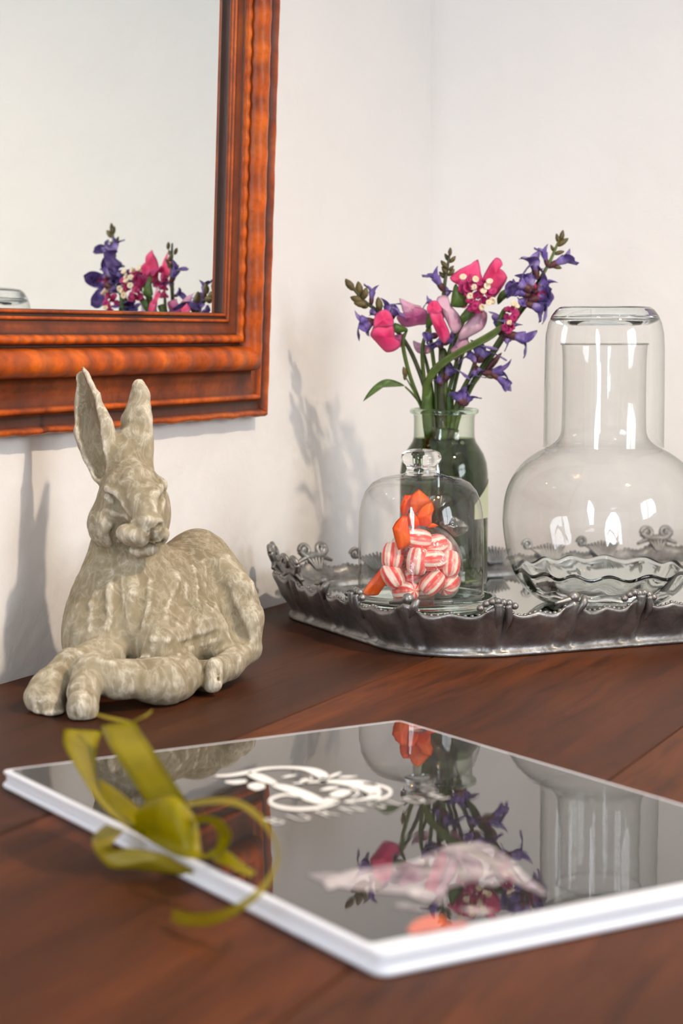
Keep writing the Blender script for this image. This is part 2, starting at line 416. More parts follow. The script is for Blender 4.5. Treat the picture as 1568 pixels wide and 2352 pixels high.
def moulding(name, p0, p1, din, sw=1.0):
    """one side of the frame from outer corner p0 to p1 (d,z); din points to the opening; mitred ends"""
    L = math.hypot(p1[0]-p0[0], p1[1]-p0[1]); t = ((p1[0]-p0[0])/L, (p1[1]-p0[1])/L); N = int(L/.0022)
    V, tone = [], []; m = len(PROF); rnd = random.Random(name+str(p0))
    ph = [rnd.random()*6 for _ in range(6)]
    for i in range(N+1):
        for (w, hgt, tn, kind) in PROF:
            w *= sw
            s0 = w*1.0; s = s0 + (L-2*s0)*i/N
            if kind == 1:
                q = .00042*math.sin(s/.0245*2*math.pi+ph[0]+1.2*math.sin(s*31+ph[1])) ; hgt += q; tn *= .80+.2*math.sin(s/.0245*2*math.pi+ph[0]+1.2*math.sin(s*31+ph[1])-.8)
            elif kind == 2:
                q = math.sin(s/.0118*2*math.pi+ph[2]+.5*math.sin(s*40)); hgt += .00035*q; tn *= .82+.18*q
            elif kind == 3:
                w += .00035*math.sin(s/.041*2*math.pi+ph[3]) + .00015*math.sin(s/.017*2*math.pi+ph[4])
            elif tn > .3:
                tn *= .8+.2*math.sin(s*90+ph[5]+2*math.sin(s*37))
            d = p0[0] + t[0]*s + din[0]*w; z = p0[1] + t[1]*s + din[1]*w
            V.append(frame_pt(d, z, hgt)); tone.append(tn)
    Fc = []
    for i in range(N):
        for j in range(m-1): Fc.append((i*m+j, i*m+j+1, (i+1)*m+j+1, (i+1)*m+j))
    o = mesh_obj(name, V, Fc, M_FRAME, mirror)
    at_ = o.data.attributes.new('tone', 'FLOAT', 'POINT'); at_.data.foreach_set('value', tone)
    return o
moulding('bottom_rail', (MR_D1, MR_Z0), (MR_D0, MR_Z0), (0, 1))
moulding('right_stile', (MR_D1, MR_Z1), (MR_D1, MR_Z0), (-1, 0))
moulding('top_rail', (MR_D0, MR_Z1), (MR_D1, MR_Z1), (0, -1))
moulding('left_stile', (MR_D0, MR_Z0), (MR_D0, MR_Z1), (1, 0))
tm = NT('mirror_silver'); g = tm.n('ShaderNodeBsdfGlossy'); g.inputs[0].default_value = (.83, .87, .86, 1); g.inputs['Roughness'].default_value = 0; tm.surf(g.outputs[0])
e = .0695
mesh_obj('mirror_glass', [frame_pt(d, z, .0065) for d, z in ((MR_D0+e, MR_Z0+e), (MR_D1-e, MR_Z0+e), (MR_D1-e, MR_Z1-e), (MR_D0+e, MR_Z1-e))] +
         [frame_pt(d, z, .0035) for d, z in ((MR_D0+e, MR_Z0+e), (MR_D1-e, MR_Z0+e), (MR_D1-e, MR_Z1-e), (MR_D0+e, MR_Z1-e))],
         [(0, 1, 2, 3), (7, 6, 5, 4), (0, 4, 5, 1), (1, 5, 6, 2), (2, 6, 7, 3), (3, 7, 4, 0)], tm.m, mirror, False)
mesh_obj('backing_board', [frame_pt(d, z, w) for w in (.0, .003) for d, z in ((MR_D0+.03, MR_Z0+.03), (MR_D1-.03, MR_Z0+.03), (MR_D1-.03, MR_Z1-.03), (MR_D0+.03, MR_Z1-.03))],
         [(3, 2, 1, 0), (4, 5, 6, 7), (0, 1, 5, 4), (1, 2, 6, 5), (2, 3, 7, 6), (3, 0, 4, 7)], simple('backing', srgb(90, 70, 50), .8), mirror, False)
# ------------------------------------------------------------------ stone hare (sculpted as a distance field, then meshed)
def vnoise(P, scale, seed):
    rs = np.random.RandomState(seed); G = rs.rand(24, 24, 24)
    q = P*scale; i = np.floor(q).astype(int); f = q - i; f = f*f*(3-2*f); out = 0
    for a in (0, 1):
        for b in (0, 1):
            for c in (0, 1):
                w = (f[..., 0] if a else 1-f[..., 0])*(f[..., 1] if b else 1-f[..., 1])*(f[..., 2] if c else 1-f[..., 2])
                out = out + w*G[(i[..., 0]+a) % 24, (i[..., 1]+b) % 24, (i[..., 2]+c) % 24]
    return out - .5
def surface_nets(D, org, h):
    nx, ny, nz = D.shape; ins = D < 0
    cs = np.zeros((nx-1, ny-1, nz-1), int)
    for a in (0, 1):
        for b in (0, 1):
            for c in (0, 1): cs += ins[a:nx-1+a, b:ny-1+b, c:nz-1+c]
    act = (cs > 0) & (cs < 8); idx = -np.ones(act.shape, int); I = np.argwhere(act); idx[act] = np.arange(len(I))
    acc = np.zeros((len(I), 3)); cnt = np.zeros(len(I))
    cor = [(a, b, c) for a in (0, 1) for b in (0, 1) for c in (0, 1)]
    for u in cor:
        for v in cor:
            if sum(np.abs(np.subtract(u, v))) == 1 and u < v:
                A = D[I[:, 0]+u[0], I[:, 1]+u[1], I[:, 2]+u[2]]; B = D[I[:, 0]+v[0], I[:, 1]+v[1], I[:, 2]+v[2]]
                m = (A < 0) != (B < 0); t = np.where(m, A/np.where(m, A-B, 1), 0)
                p = np.array(u) + t[:, None]*(np.array(v)-np.array(u)); acc[m] += p[m]; cnt[m] += 1
    Vv = (I + acc/cnt[:, None])*h + org
    faces = []
    for ax in range(3):
        o1, o2 = [(1, 2), (2, 0), (0, 1)][ax]
        s = [slice(1, n-1) for n in D.shape]; s[ax] = slice(0, D.shape[ax]-1); t = list(s); t[ax] = slice(1, D.shape[ax])
        a, b = ins[tuple(s)], ins[tuple(t)]
        for flip in (False, True):
            E = np.argwhere((a & ~b) if not flip else (~a & b))
            off = np.array([sl.start for sl in s]); E = E + off
            e1 = np.zeros(3, int); e1[o1] = 1; e2 = np.zeros(3, int); e2[o2] = 1
            q = [idx[tuple((E - k).T)] for k in (e1*0, e1, e1+e2, e2)]
            q = np.stack(q if not flip else q[::-1], 1); faces.append(q[(q >= 0).all(1)])
    return Vv, np.concatenate(faces)
def build_hare():
    A = lambda x, y, Y: np.array(at(x, y, Y), dtype=np.float32)
    lo = np.array([-.185, .945, TZ-.004]); hi = np.array([-.030, 1.185, TZ+.186]); h = .0014
    n = np.ceil((hi-lo)/h).astype(int)
    g = np.stack(np.meshgrid(*[lo[i]+h*np.arange(n[i]) for i in range(3)], indexing='ij'), -1).astype(np.float32)
    P = g + np.float32(.0030)*np.stack([vnoise(g+7, 48, 1), vnoise(g+9, 48, 2), vnoise(g+11, 48, 3)], -1).astype(np.float32)
    def ell(c, Y, r, ry, rot=0.0, yaw=0.0, Q=None):
        s = pxm(Y); q = (P if Q is None else Q) - A(c[0], c[1], Y)
        x, y, z = q[..., 0], q[..., 1], q[..., 2]
        if yaw: ca, sa = math.cos(math.radians(yaw)), math.sin(math.radians(yaw)); x, y = x*ca+y*sa, -x*sa+y*ca
        if rot: ca, sa = math.cos(math.radians(rot)), math.sin(math.radians(rot)); x, z = x*ca+z*sa, -x*sa+z*ca
        R = (r[0]*s, ry*s, r[1]*s)
        k0 = np.sqrt((x/R[0])**2+(y/R[1])**2+(z/R[2])**2); k1 = np.sqrt((x/R[0]**2)**2+(y/R[1]**2)**2+(z/R[2]**2)**2)
        return k0*(k0-1)/np.maximum(k1, 1e-6)
    def cap(a, b):
        pa, pb = A(*a[:3]), A(*b[:3]); ra, rb = a[3]*pxm(a[2]), b[3]*pxm(b[2]); ab = pb-pa
        q = P-pa; t = np.clip((q@ab)/(ab@ab), 0, 1)
        return np.sqrt(((q - t[..., None]*ab)**2).sum(-1)) - (ra+(rb-ra)*t)
    def un(a, b, k):
        k *= .00024; hh = np.clip(.5+.5*(b-a)/k, 0, 1); return b+(a-b)*hh-k*hh*(1-hh)
    def sub(a, b, k):
        k *= .00024; hh = np.clip(.5-.5*(a+b)/k, 0, 1); return a+(-b-a)*hh+k*hh*(1-hh)
    def chain(D, pts, k):
        for a, b in zip(pts[:-1], pts[1:]): D = un(D, cap(a, b), k)
        return D
    def surf(D, x, y):
        """depth of the front of the figure behind pixel (x, y)"""
        Ys = np.arange(.95, 1.183, .0005); r = ray(x, y)
        pts = np.array(CAM)[None]+np.array(r)[None]*(Ys/r.y)[:, None]
        I = np.clip(((pts-lo)/h+.5).astype(int), 0, n-1); d = D[I[:, 0], I[:, 1], I[:, 2]]
        k = np.argmax(d < 0); return Ys[k] if d[k] < 0 else None
    def groove(D, pts, sink=.0, k=6, add=False):
        """pts (x, y, r): carve (or add) a stroke on the visible surface; sink in pixels, + = deeper centre"""
        q = []
        for x, y, r in pts:
            Y = surf(D, x, y)
            if Y is not None: q.append((x, y, Y + sink*.00024, r))
        lo_ = None
        for a, b in zip(q[:-1], q[1:]):
            # work only on the box around the stroke
            pa, pb = A(*a[:3]), A(*b[:3]); m = max(a[3], b[3])*.00024 + .006
            i0 = np.clip(((np.minimum(pa, pb)-m-lo)/h).astype(int), 0, n); i1 = np.clip(((np.maximum(pa, pb)+m-lo)/h).astype(int)+1, 0, n)
            sl = tuple(slice(i, j) for i, j in zip(i0, i1)); Q = P[sl]-pa; ab = pb-pa
            t = np.clip((Q@ab)/max(ab@ab, 1e-9), 0, 1); c = np.sqrt(((Q-t[..., None]*ab)**2).sum(-1)) - (a[3]+(b[3]-a[3])*t)*pxm(a[2])
            D[sl] = un(D[sl], c, k) if add else sub(D[sl], c, k)
        return D
    def ear(pts, facing, k=6, ci=.64):
        D = None; Hh = None; fz = np.array(facing, float); fz /= np.linalg.norm(fz)
        for a, b in zip(pts[:-1], pts[1:]):
            pa, pb = A(*a[:3]), A(*b[:3]); ab = pb-pa; L = np.linalg.norm(ab); ax = ab/L
            w = fz - ax*(fz@ax); w /= np.linalg.norm(w); u = np.cross(ax, w); w = w.astype(np.float32); u = u.astype(np.float32)
            q0 = P-pa; t = np.clip((q0@ax)/L, 0, 1); q = q0-(t*L)[..., None]*ax
            s = pxm(a[2]); wd = (a[3]+(b[3]-a[3])*t)*s; th = (a[4]+(b[4]-a[4])*t)*s
            uu, ww, aa = q@u, q@w, q@ax
            d = (np.sqrt((uu/wd)**2+(ww/th)**2+(aa/wd)**2)-1)*np.minimum(wd, th)
            D = d if D is None else un(D, d, k)
            wi, ti = wd*ci, th*1.15
            e = (np.sqrt((uu/wi)**2+((ww-th*1.0)/ti)**2+(aa/wi)**2)-1)*np.minimum(wi, ti)
            Hh = e if Hh is None else np.minimum(Hh, e)
        return sub(D, Hh, 4)
    # trunk
    D = ell((304, 1425), 1.075, (152, 158), 135)
    D = un(D, ell((232, 1480), 1.065, (86, 95), 110), 40)
    D = un(D, ell((372, 1480), 1.055, (82, 98), 110, 12), 30)
    D = un(D, ell((285, 1300), 1.08, (82, 105), 85), 60)
    D = un(D, cap((300, 1330, 1.08, 72), (285, 1215, 1.08, 64)), 40)
    D = un(D, ell((458, 1365), 1.125, (112, 146), 170, 8), 40)
    D = un(D, ell((445, 1450), 1.095, (125, 105), 150), 40)
    D = un(D, ell((385, 1345), 1.10, (90, 80), 110), 50)
    # haunch
    D = un(D, ell((524, 1395), 1.112, (68, 132), 110, 14), 26)
    D = chain(D, [(512, 1300, 1.100, 26), (552, 1352, 1.090, 26), (574, 1415, 1.082, 24), (572, 1480, 1.08, 28)], 34)
    D = un(D, ell((445, 1440), 1.072, (62, 58), 80, 20), 26)
    # hind foot
    D = chain(D, [(570, 1490, 1.085, 29), (525, 1522, 1.062, 34), (482, 1550, 1.045, 36)], 16)
    D = un(D, cap((496, 1528, 1.04, 22), (492, 1566, 1.036, 24)), 8)
    D = un(D, cap((458, 1545, 1.045, 34), (425, 1550, 1.05, 32)), 14)
    # forelegs laid across, paws to the left
    D = chain(D, [(415, 1545, 1.035, 54), (370, 1562, 1.012, 53), (275, 1560, .998, 48), (210, 1540, .998, 44)], 18)
    D = chain(D, [(210, 1540, .998, 44), (190, 1588, .982, 37), (188, 1632, .976, 33)], 12)
    D = un(D, ell((188, 1618), .974, (36, 40), 42), 10)
    D = chain(D, [(240, 1515, 1.04, 50), (170, 1540, 1.015, 46), (115, 1590, 1.0, 45), (112, 1622, .990, 38)], 14)
    D = un(D, ell((92, 1603), .996, (37, 34), 44, 20), 10)
    D = un(D, ell((118, 1640), .986, (34, 20), 34), 10)
    # head, turned a little to the right
    yd = 1.058
    D = un(D, ell((298, 1152), yd+.014, (73, 76), 78), 14)
    D = un(D, ell((248, 1205), yd+.008, (46, 56), 62, 8), 20)
    D = un(D, ell((356, 1190), yd+.014, (34, 66), 55, -4), 18)
    D = chain(D, [(312, 1120, yd+.004, 58), (330, 1165, yd-.004, 48), (344, 1210, yd-.013, 36)], 14)
    D = un(D, cap((262, 1106, yd+.002, 22), (366, 1112, yd+.006, 18)), 12)
    D = un(D, ell((303, 1230), yd-.013, (42, 30), 40, -4), 7)
    D = un(D, ell((366, 1230), yd-.009, (25, 28), 34), 7)
    D = un(D, ell((332, 1262), yd-.004, (36, 17), 30), 7)
    # crown into the ears
    D = chain(D, [(296, 1095, yd+.014, 54), (288, 1055, yd+.02, 46)], 20)
    D = un(D, ell((305, 1040), yd+.022, (42, 60), 34), 14)
    D = un(D, ear([(246, 1078, yd+.018, 36, 34), (232, 1030, yd+.022, 52, 34), (221, 985, yd+.025, 57, 28), (206, 925, yd+.029, 44, 20), (190, 868, yd+.032, 20, 12), (184, 848, yd+.033, 9, 8)], (-.62, -.78, -.02)), 8)
    D = un(D, ear([(318, 1075, yd+.020, 36, 30), (313, 1015, yd+.024, 38, 26), (315, 960, yd+.028, 34, 22), (320, 905, yd+.032, 24, 16), (318, 884, yd+.034, 16, 13)], (.62, .78, 0)), 8)
    # carved detail on the visible surface
    D = groove(D, [(240, 1126, 8), (258, 1140, 19), (274, 1166, 15), (292, 1190, 7)], 1, 6)          # left eye socket
    D = groove(D, [(250, 1136, 7), (257, 1150, 12), (261, 1162, 6)], 4, 2, add=True)                  # eyeball
    D = groove(D, [(246, 1118, 7), (268, 1128, 8), (286, 1160, 7), (298, 1186, 5)], 3, 8, add=True)   # brow
    D = groove(D, [(244, 1170, 5), (262, 1178, 6), (278, 1182, 4)], 3, 8, add=True)                   # lower lid
    D = groove(D, [(372, 1128, 7), (373, 1148, 9), (370, 1170, 6)], 0, 6)                             # right eye
    D = groove(D, [(366, 1118, 8), (354, 1140, 6), (358, 1180, 5)], 2, 8, add=True)
    D = groove(D, [(268, 1204, 2), (262, 1225, 3.5), (266, 1246, 2.5)], -1, 10)                             # cheek fold
    D = groove(D, [(300, 1200, 5), (320, 1204, 6), (345, 1200, 7), (370, 1202, 6)], 3, 8, add=True)   # nose edge
    D = groove(D, [(326, 1212, 3), (334, 1222, 4)], 0, 3)                                             # nostrils
    D = groove(D, [(366, 1210, 3), (358, 1220, 3)], 0, 3)
    D = groove(D, [(345, 1222, 3), (342, 1240, 4), (338, 1252, 4)], 0, 4)                             # split lip
    D = groove(D, [(276, 1252, 3), (305, 1260, 4), (336, 1256, 4), (352, 1252, 4), (376, 1246, 3)], 0, 4)
    D = groove(D, [(516, 1360, 8), (528, 1410, 15), (545, 1448, 18), (562, 1462, 9)], -1, 14)         # haunch hollow
    D = groove(D, [(418, 1478, 3), (450, 1472, 5), (500, 1452, 4)], -1, 10)                           # belly fold
    D = groove(D, [(420, 1520, 3), (428, 1500, 4), (426, 1478, 4)], 0, 8)
    D = groove(D, [(472, 1522, 3), (468, 1550, 4), (470, 1580, 3)], 0, 5)                             # hind toes
    D = groove(D, [(505, 1535, 2), (506, 1570, 2.5)], 0, 4)
    D = groove(D, [(160, 1560, 3), (154, 1590, 6), (152, 1640, 6)], 0, 9)                             # between the paws
    D = groove(D, [(88, 1600, 2), (92, 1630, 3), (100, 1652, 3)], 0, 5)
    D = groove(D, [(174, 1622, 2), (176, 1640, 3), (190, 1646, 3), (208, 1640, 2)], 0, 5)
    D = groove(D, [(190, 1515, 4), (260, 1522, 5), (330, 1508, 5), (400, 1512, 4)], 2, 12, add=True)  # foreleg edge
    for pts in ([(308, 1325, 3), (300, 1360, 5), (293, 1420, 4), (290, 1455, 2)], [(398, 1320, 3), (392, 1360, 5), (378, 1420, 5), (352, 1468, 3)], [(238, 1330, 3), (212, 1390, 5), (206, 1450, 3)],
                [(440, 1300, 3), (452, 1350, 4), (446, 1395, 3)], [(345, 1470, 3), (385, 1470, 5), (425, 1440, 5), (440, 1400, 3)], [(255, 1340, 3), (250, 1400, 4), (245, 1450, 3)], [(345, 1330, 2), (340, 1390, 4), (325, 1440, 3)]):
        D = groove(D, pts, 3.2, 10, add=True)
    for pts in ([(330, 1320, 3), (322, 1380, 5), (312, 1440, 4)], [(270, 1330, 3), (270, 1400, 5), (266, 1450, 3)], [(415, 1330, 3), (412, 1390, 5), (400, 1430, 3)], [(480, 1290, 3), (490, 1340, 5), (486, 1390, 3)]):
        D = groove(D, pts, -3, 12)
    # stone tooling: ridged chips
    gz = g*np.array([1, 1, .55], dtype=np.float32)
    D = D - .0008 + .0034*np.abs(vnoise(gz, 52, 11)) + .0010*np.abs(vnoise(g, 150, 12)) + .0005*vnoise(g, 300, 13)
    D = np.maximum(D, (TZ+.0004) - g[..., 2])
    return surface_nets(D, lo, h)
def stone_mat():
    t = NT('cast_stone'); p = t.pos()
    mp = t.n('ShaderNodeMapping'); mp.inputs['Scale'].default_value = (1, 1, .4); mp.inputs['Rotation'].default_value = (.3, .5, 0); t.l(p, mp.inputs[0]); sv = mp.outputs[0]
    a = t.noise(34, 4, .6, p); b = t.noise(420, 3, .6, p); s = t.noise(120, 4, .65, sv, .8)
    geo = t.n('ShaderNodeNewGeometry')
    c = t.ramp(a.outputs[0], [(.3, srgb(120, 108, 84)), (.5, srgb(140, 127, 101)), (.7, srgb(156, 144, 119))])
    vein = t.ramp(t.math('ABSOLUTE', t.math('SUBTRACT', s.outputs[0], .5)), [(.0, (1, 1, 1, 1)), (.035, (.35, .35, .35, 1)), (.09, (0, 0, 0, 1))])
    edge = t.ramp(geo.outputs['Pointiness'], [(.502, (0, 0, 0, 1)), (.535, (1, 1, 1, 1))])
    c = t.mix(t.math('MULTIPLY', t.math('MULTIPLY', edge, t.math('ADD', t.math('MULTIPLY', vein, .6), .35)), .95), c, srgb(226, 216, 198))
    c = t.mix(t.math('MULTIPLY', vein, .28), c, srgb(205, 197, 178))
    bs = t.pr(c, .78, 0, t.bump(b.outputs[0], .4, .0007)); bs.inputs['Specular IOR Level'].default_value = .3
    t.surf(bs.outputs[0]); return t.m
hv, hf = build_hare()
hare = mesh_obj('hare_figurine', hv, hf, stone_mat(), loc=onz(300, 1560))
tag(hare, 'grey beige stone hare figurine lying with raised ears below the mirror', 'figurine')
# ------------------------------------------------------------------ pewter tray with mirror floor, set across the corner
TU = Vector((.906, .423, 0)).normalized(); TV = Vector((-TU.y, TU.x, 0))
TC = Vector((.165, 1.290, TZ)) + TU*.022 + TV*.038
HA, HB, RC = .189, .124, .060             # half length, half depth, corner radius of the foot line
Z0 = .018                                 # height of the mirror floor
def outline(s):
    """s in 0..1 around the tray, anticlockwise from the middle of the front; point (u, v) and outward normal"""
    a, b = HA-RC, HB-RC; q = math.pi*RC/2
    segs = [a, q, 2*b, q, 2*a, q, 2*b, q, a]; Lt = sum(segs); x = (s % 1)*Lt
    if x < segs[0]: return (x, -HB), (0, -1)
    x -= segs[0]
    corners = [((a, -b), -90), ((a, b), 0), ((-a, b), 90), ((-a, -b), 180)]
    sides = [(lambda t: ((HA, -b+t), (1, 0))), (lambda t: ((a-t, HB), (0, 1))), (lambda t: ((-HA, b-t), (-1, 0))), (lambda t: ((-a+t, -HB), (0, -1)))]
    for k in range(4):
        if x < q:
            an = math.radians(corners[k][1] + 90*x/q); c = corners[k][0]
            return (c[0]+RC*math.cos(an), c[1]+RC*math.sin(an)), (math.cos(an), math.sin(an))
        x -= q
        ln = segs[2+2*k] if k < 3 else segs[8]
        if x < ln or k == 3: return sides[k](x)
        x -= ln
PERIM = 4*(HA-RC) + 4*(HB-RC) + 2*math.pi*RC
def tray_pt(s, off, z):
    (u, v), (nu, nv) = outline(s); return TC + TU*(u+nu*off) + TV*(v+nv*off) + Vector((0, 0, z))
NP = 24                                    # scallops around the rim
def scal(s):
    x = (s*NP) % 1; return min(x, 1-x), int(round(s*NP)) % NP
def endness(s):
    (u, v), n = outline(s); return max(0, min(1, (abs(u-0)-.13)/.05))
def backness(s):
    (u, v), n = outline(s); return max(0, min(1, (v-.02)/.06))
def rim_z(s):
    p, k = scal(s); b = backness(s)
    z = .0285 + .0050*math.exp(-(p/.16)**2) - .0022*math.cos(2*math.pi*p)*0 - .0024*math.sin(math.pi*min(1, p*2))*1.0
    return z + .004*b*endness(s)
M_PEWTER = None
def pewter():
    t = NT('pewter'); p = t.pos(); a = t.noise(60, 4, .6, p); b = t.noise(500, 3, .6, p)
    c = t.ramp(a.outputs[0], [(.3, srgb(108, 106, 104)), (.6, srgb(152, 150, 148)), (.75, srgb(184, 182, 180))])
    r = t.ramp(a.outputs[0], [(.3, (.50, .50, .50, 1)), (.7, (.34, .34, .34, 1))])
    bs = t.pr(c, r, .80, t.bump(b.outputs[0], .22, .0007, t.bump(a.outputs[0], .25, .004))); t.surf(bs.outputs[0]); return t.m
M_PEWTER = pewter()
tray = empty('ornate_tray', TC, 'ornate pewter tray with scrolled rim and mirrored floor in the corner of the table', 'tray')
NS = 1040
def ring_rows():
    rows = []
    V = []
    for i in range(NS):
        s = i/NS; zt = rim_z(s); p, k = scal(s); b = backness(s)
        pin = math.exp(-(p/.07)**2); valley = math.exp(-((p-.13)/.05)**2)
        fl = .0016*pin - .0016*valley + .0004*math.sin(s*2*math.pi*37) + .0005*math.sin(s*2*math.pi*11+1)
        leaf = .0010*math.sin(s*NP*2*math.pi*7)*(.2+.8*b)
        prof = [(-.012, .001, 0), (-.003, 0, 0), (.0006, .0004, 0), (.0012, .0016, 0), (.0004, .0030, .3), (-.0012, .0042, .5), (.0010, .0085, 1), (.0056, .0150, 1.5),
                (.0098, zt-.0070, 1.8), (.0122, zt-.0024, 1.2), (.0128, zt-.0006, .6), (.0116, zt+.0004, .3), (.0098, zt, .2), (.0080, zt-.0026, 0), (.0058, zt-.0060, -.6),
                (.0010, .0212, -1), (-.0040, .0196, -1), (-.0100, .0196, -.5), (-.0116, .0204, 0), (-.0130, .0200, 0), (-.0138, .0180, 0), (-.0140, .0165, 0)]
        m = len(prof)
        for j, (o, z, w) in enumerate(prof):
            oo = o + (fl*w if w > 0 else 0) + (leaf if w < 0 else 0)*abs(w)
            zz = z + (leaf*.8*abs(w) if w < 0 else 0)
            V.append(tray_pt(s, oo, max(zz, 0)))
    Fc = []
    for i in range(NS):
        i2 = (i+1) % NS
        for j in range(m-1): Fc.append((i*m+j, i2*m+j, i2*m+j+1, i*m+j+1))
    return V, Fc
mesh_obj('rim', *ring_rows(), M_PEWTER, tray)
# mirror floor and the plate under it
def plate(off, z, zb, n=160):
    top = [tray_pt(i/n, off, z) for i in range(n)]; bot = [tray_pt(i/n, off, zb) for i in range(n)]
    return top+bot, [tuple(range(n)), tuple(range(2*n-1, n-1, -1))] + [(i, n+i, n+(i+1) % n, (i+1) % n) for i in range(n)]
mesh_obj('base_plate', *plate(-.012, .0150, .0100), M_PEWTER, tray, False)
tmr = NT('tray_mirror'); gm = tmr.n('ShaderNodeBsdfGlossy'); gm.inputs[0].default_value = (.80, .82, .80, 1); gm.inputs['Roughness'].default_value = .03; tmr.surf(gm.outputs[0])
nn = 160
mi = [tray_pt(i/nn, -.026, Z0) for i in range(nn)]; mo = [tray_pt(i/nn, -.0145, Z0-.0012) for i in range(nn)]; mb = [tray_pt(i/nn, -.0145, .0152) for i in range(nn)]
mesh_obj('mirror_floor', mi+mo+mb, [tuple(range(nn))] + [(i, nn+i, nn+(i+1) % nn, (i+1) % nn) for i in range(nn)] + [(nn+i, 2*nn+i, 2*nn+(i+1) % nn, nn+(i+1) % nn) for i in range(nn)], tmr.m, tray, False)
# bead string on the rim (too small to pick apart)
parts = []
NBEAD = 330
for i in range(NBEAD):
    s = i/NBEAD; p, k = scal(s)
    if p < .10: continue
    parts.append(uv_sphere(tray_pt(s, .0108, rim_z(s)+.0004), (.0013, .0013, .0011), 6, 4))
bd = mesh_obj('beading', *join(*parts), M_PEWTER, tray); bd['kind'] = 'stuff'
# ornaments at the scallop points: ball finials, shell knuckles, C-scrolls at the back and the ends
def spiral(c, ax, up, r, turns=1.35, th=.0022, flip=1):
    pts, rad = [], []
    for i in range(22):
        t = i/21; a = t*turns*2*math.pi; rr = r*(1-.72*t)
        pts.append(c + ax*(flip*rr*math.cos(a)) + up*(rr*math.sin(a))); rad.append(th*(.75+.5*t))
    return tube(pts, rad, 8, 44)
Zu = Vector((0, 0, 1))
def tangent(s):
    a, b = tray_pt(s-.001, 0, 0), tray_pt(s+.001, 0, 0); return (b-a).normalized()
for k in range(NP):
    s = k/NP; (u, v), (nu, nv) = outline(s); zt = rim_z(s); T = tangent(s); Nn = TU*nu+TV*nv
    c = tray_pt(s, .0105, zt)
    if backness(s) > .3 and endness(s) > .2:
        up = (Zu*.95 + Nn*.3).normalized(); hgt = .0062 + .004*endness(s)
        for fl in (-1, 1):
            cc = c + T*(fl*.0075) + up*hgt*.75
            lead = tube([c - T*(fl*.016) - Zu*.003, c - T*(fl*.004) + Zu*.0015, c + T*(fl*.006)+Zu*.001, cc + T*(fl*.0048)], [.0012, .0024, .0026, .0022], 8, 20)
            mesh_obj('scroll', *join(spiral(cc, T, up, .0050, 1.3, .0020, fl), lead, uv_sphere(cc, .0020, 8, 6)), M_PEWTER, tray)
        lf = []
        for j in (-2, -1, 0, 1, 2):
            lf.append(tube([c - Zu*.009 - Nn*.006 + T*j*.0008, c - Zu*.002 - Nn*.002 + T*j*.0026, c + Zu*(.0035-abs(j)*.001) + T*j*.0038], [.0008, .0014, .0007], 6, 8))
        mesh_obj('acanthus_leaf', *join(*lf), M_PEWTER, tray)
    elif backness(s) > .5:
        lf = []
        for j in range(-5, 6):
            lf.append(tube([c - Zu*.010 - Nn*.008 + T*j*.0010, c - Zu*.003 - Nn*.004 + T*j*.0022, c + Zu*(.0026-abs(j)*.0006) + T*j*.0030 - Nn*.001], [.0007, .0013, .0008], 6, 8))
        mesh_obj('acanthus_leaf', *join(spiral(c + Zu*.002 + T*.017, T, Zu, .0042, 1.2, .0016, 1), *lf), M_PEWTER, tray)
    elif k % 2 == 0:
        mesh_obj('ball_finial', *join(uv_sphere(c + Zu*.0022 + T*.001, .0036, 14, 10), tube([c + T*.0085 + Zu*.0024, c + T*.0065 - Zu*.002 + Nn*.002, c + T*.002 - Zu*.009 + Nn*.0], [.0016, .0026, .0010], 8, 12),
                 tube([c - T*.012 - Zu*.001, c - T*.006 + Zu*.0, c - T*.001 + Zu*.001], [.0010, .0017, .0020], 8, 10)), M_PEWTER, tray)
    else:
        rn = random.Random(k); prt = []
        for j in range(7):
            t = (j-3)/3; prt.append(uv_sphere(c + T*t*.0105 + Zu*(.0022-.0035*t*t+rn.uniform(-.0006, .0006)), (.0024, .0024, .0022), 10, 7))
        prt.append(tube([c + Zu*.001 + Nn*.002, c - Zu*.006 + Nn*.0012, c - Zu*.014 - Nn*.002], [.0030, .0028, .0010], 8, 12))
        prt.append(tube([c + T*.006 + Nn*.002, c + T*.007 - Zu*.008 + Nn*.0005, c + T*.006 - Zu*.015 - Nn*.003], [.0022, .0020, .0008], 8, 12))
        mesh_obj('shell_knuckle', *join(*prt), M_PEWTER, tray)
# ------------------------------------------------------------------ glassware on the tray
M_CLEAR = thin_glass('clear_glass', (.985, .99, .987, 1), (.40, .42, .39, 1), 3.2, .75)
M_CLOCHE = thin_glass('cloche_glass', (.985, .99, .985, 1), (.50, .50, .47, 1), 3.0, 1.0)
M_SOLID = solid_glass('thick_glass', (.985, .995, .99, 1), 1.47)
M_PLATE = solid_glass('plate_glass', (.93, .97, .95, 1), 1.47, bump=.05, bscale=60)
def zof(y, Y): return at(784, y, Y).z - TZ
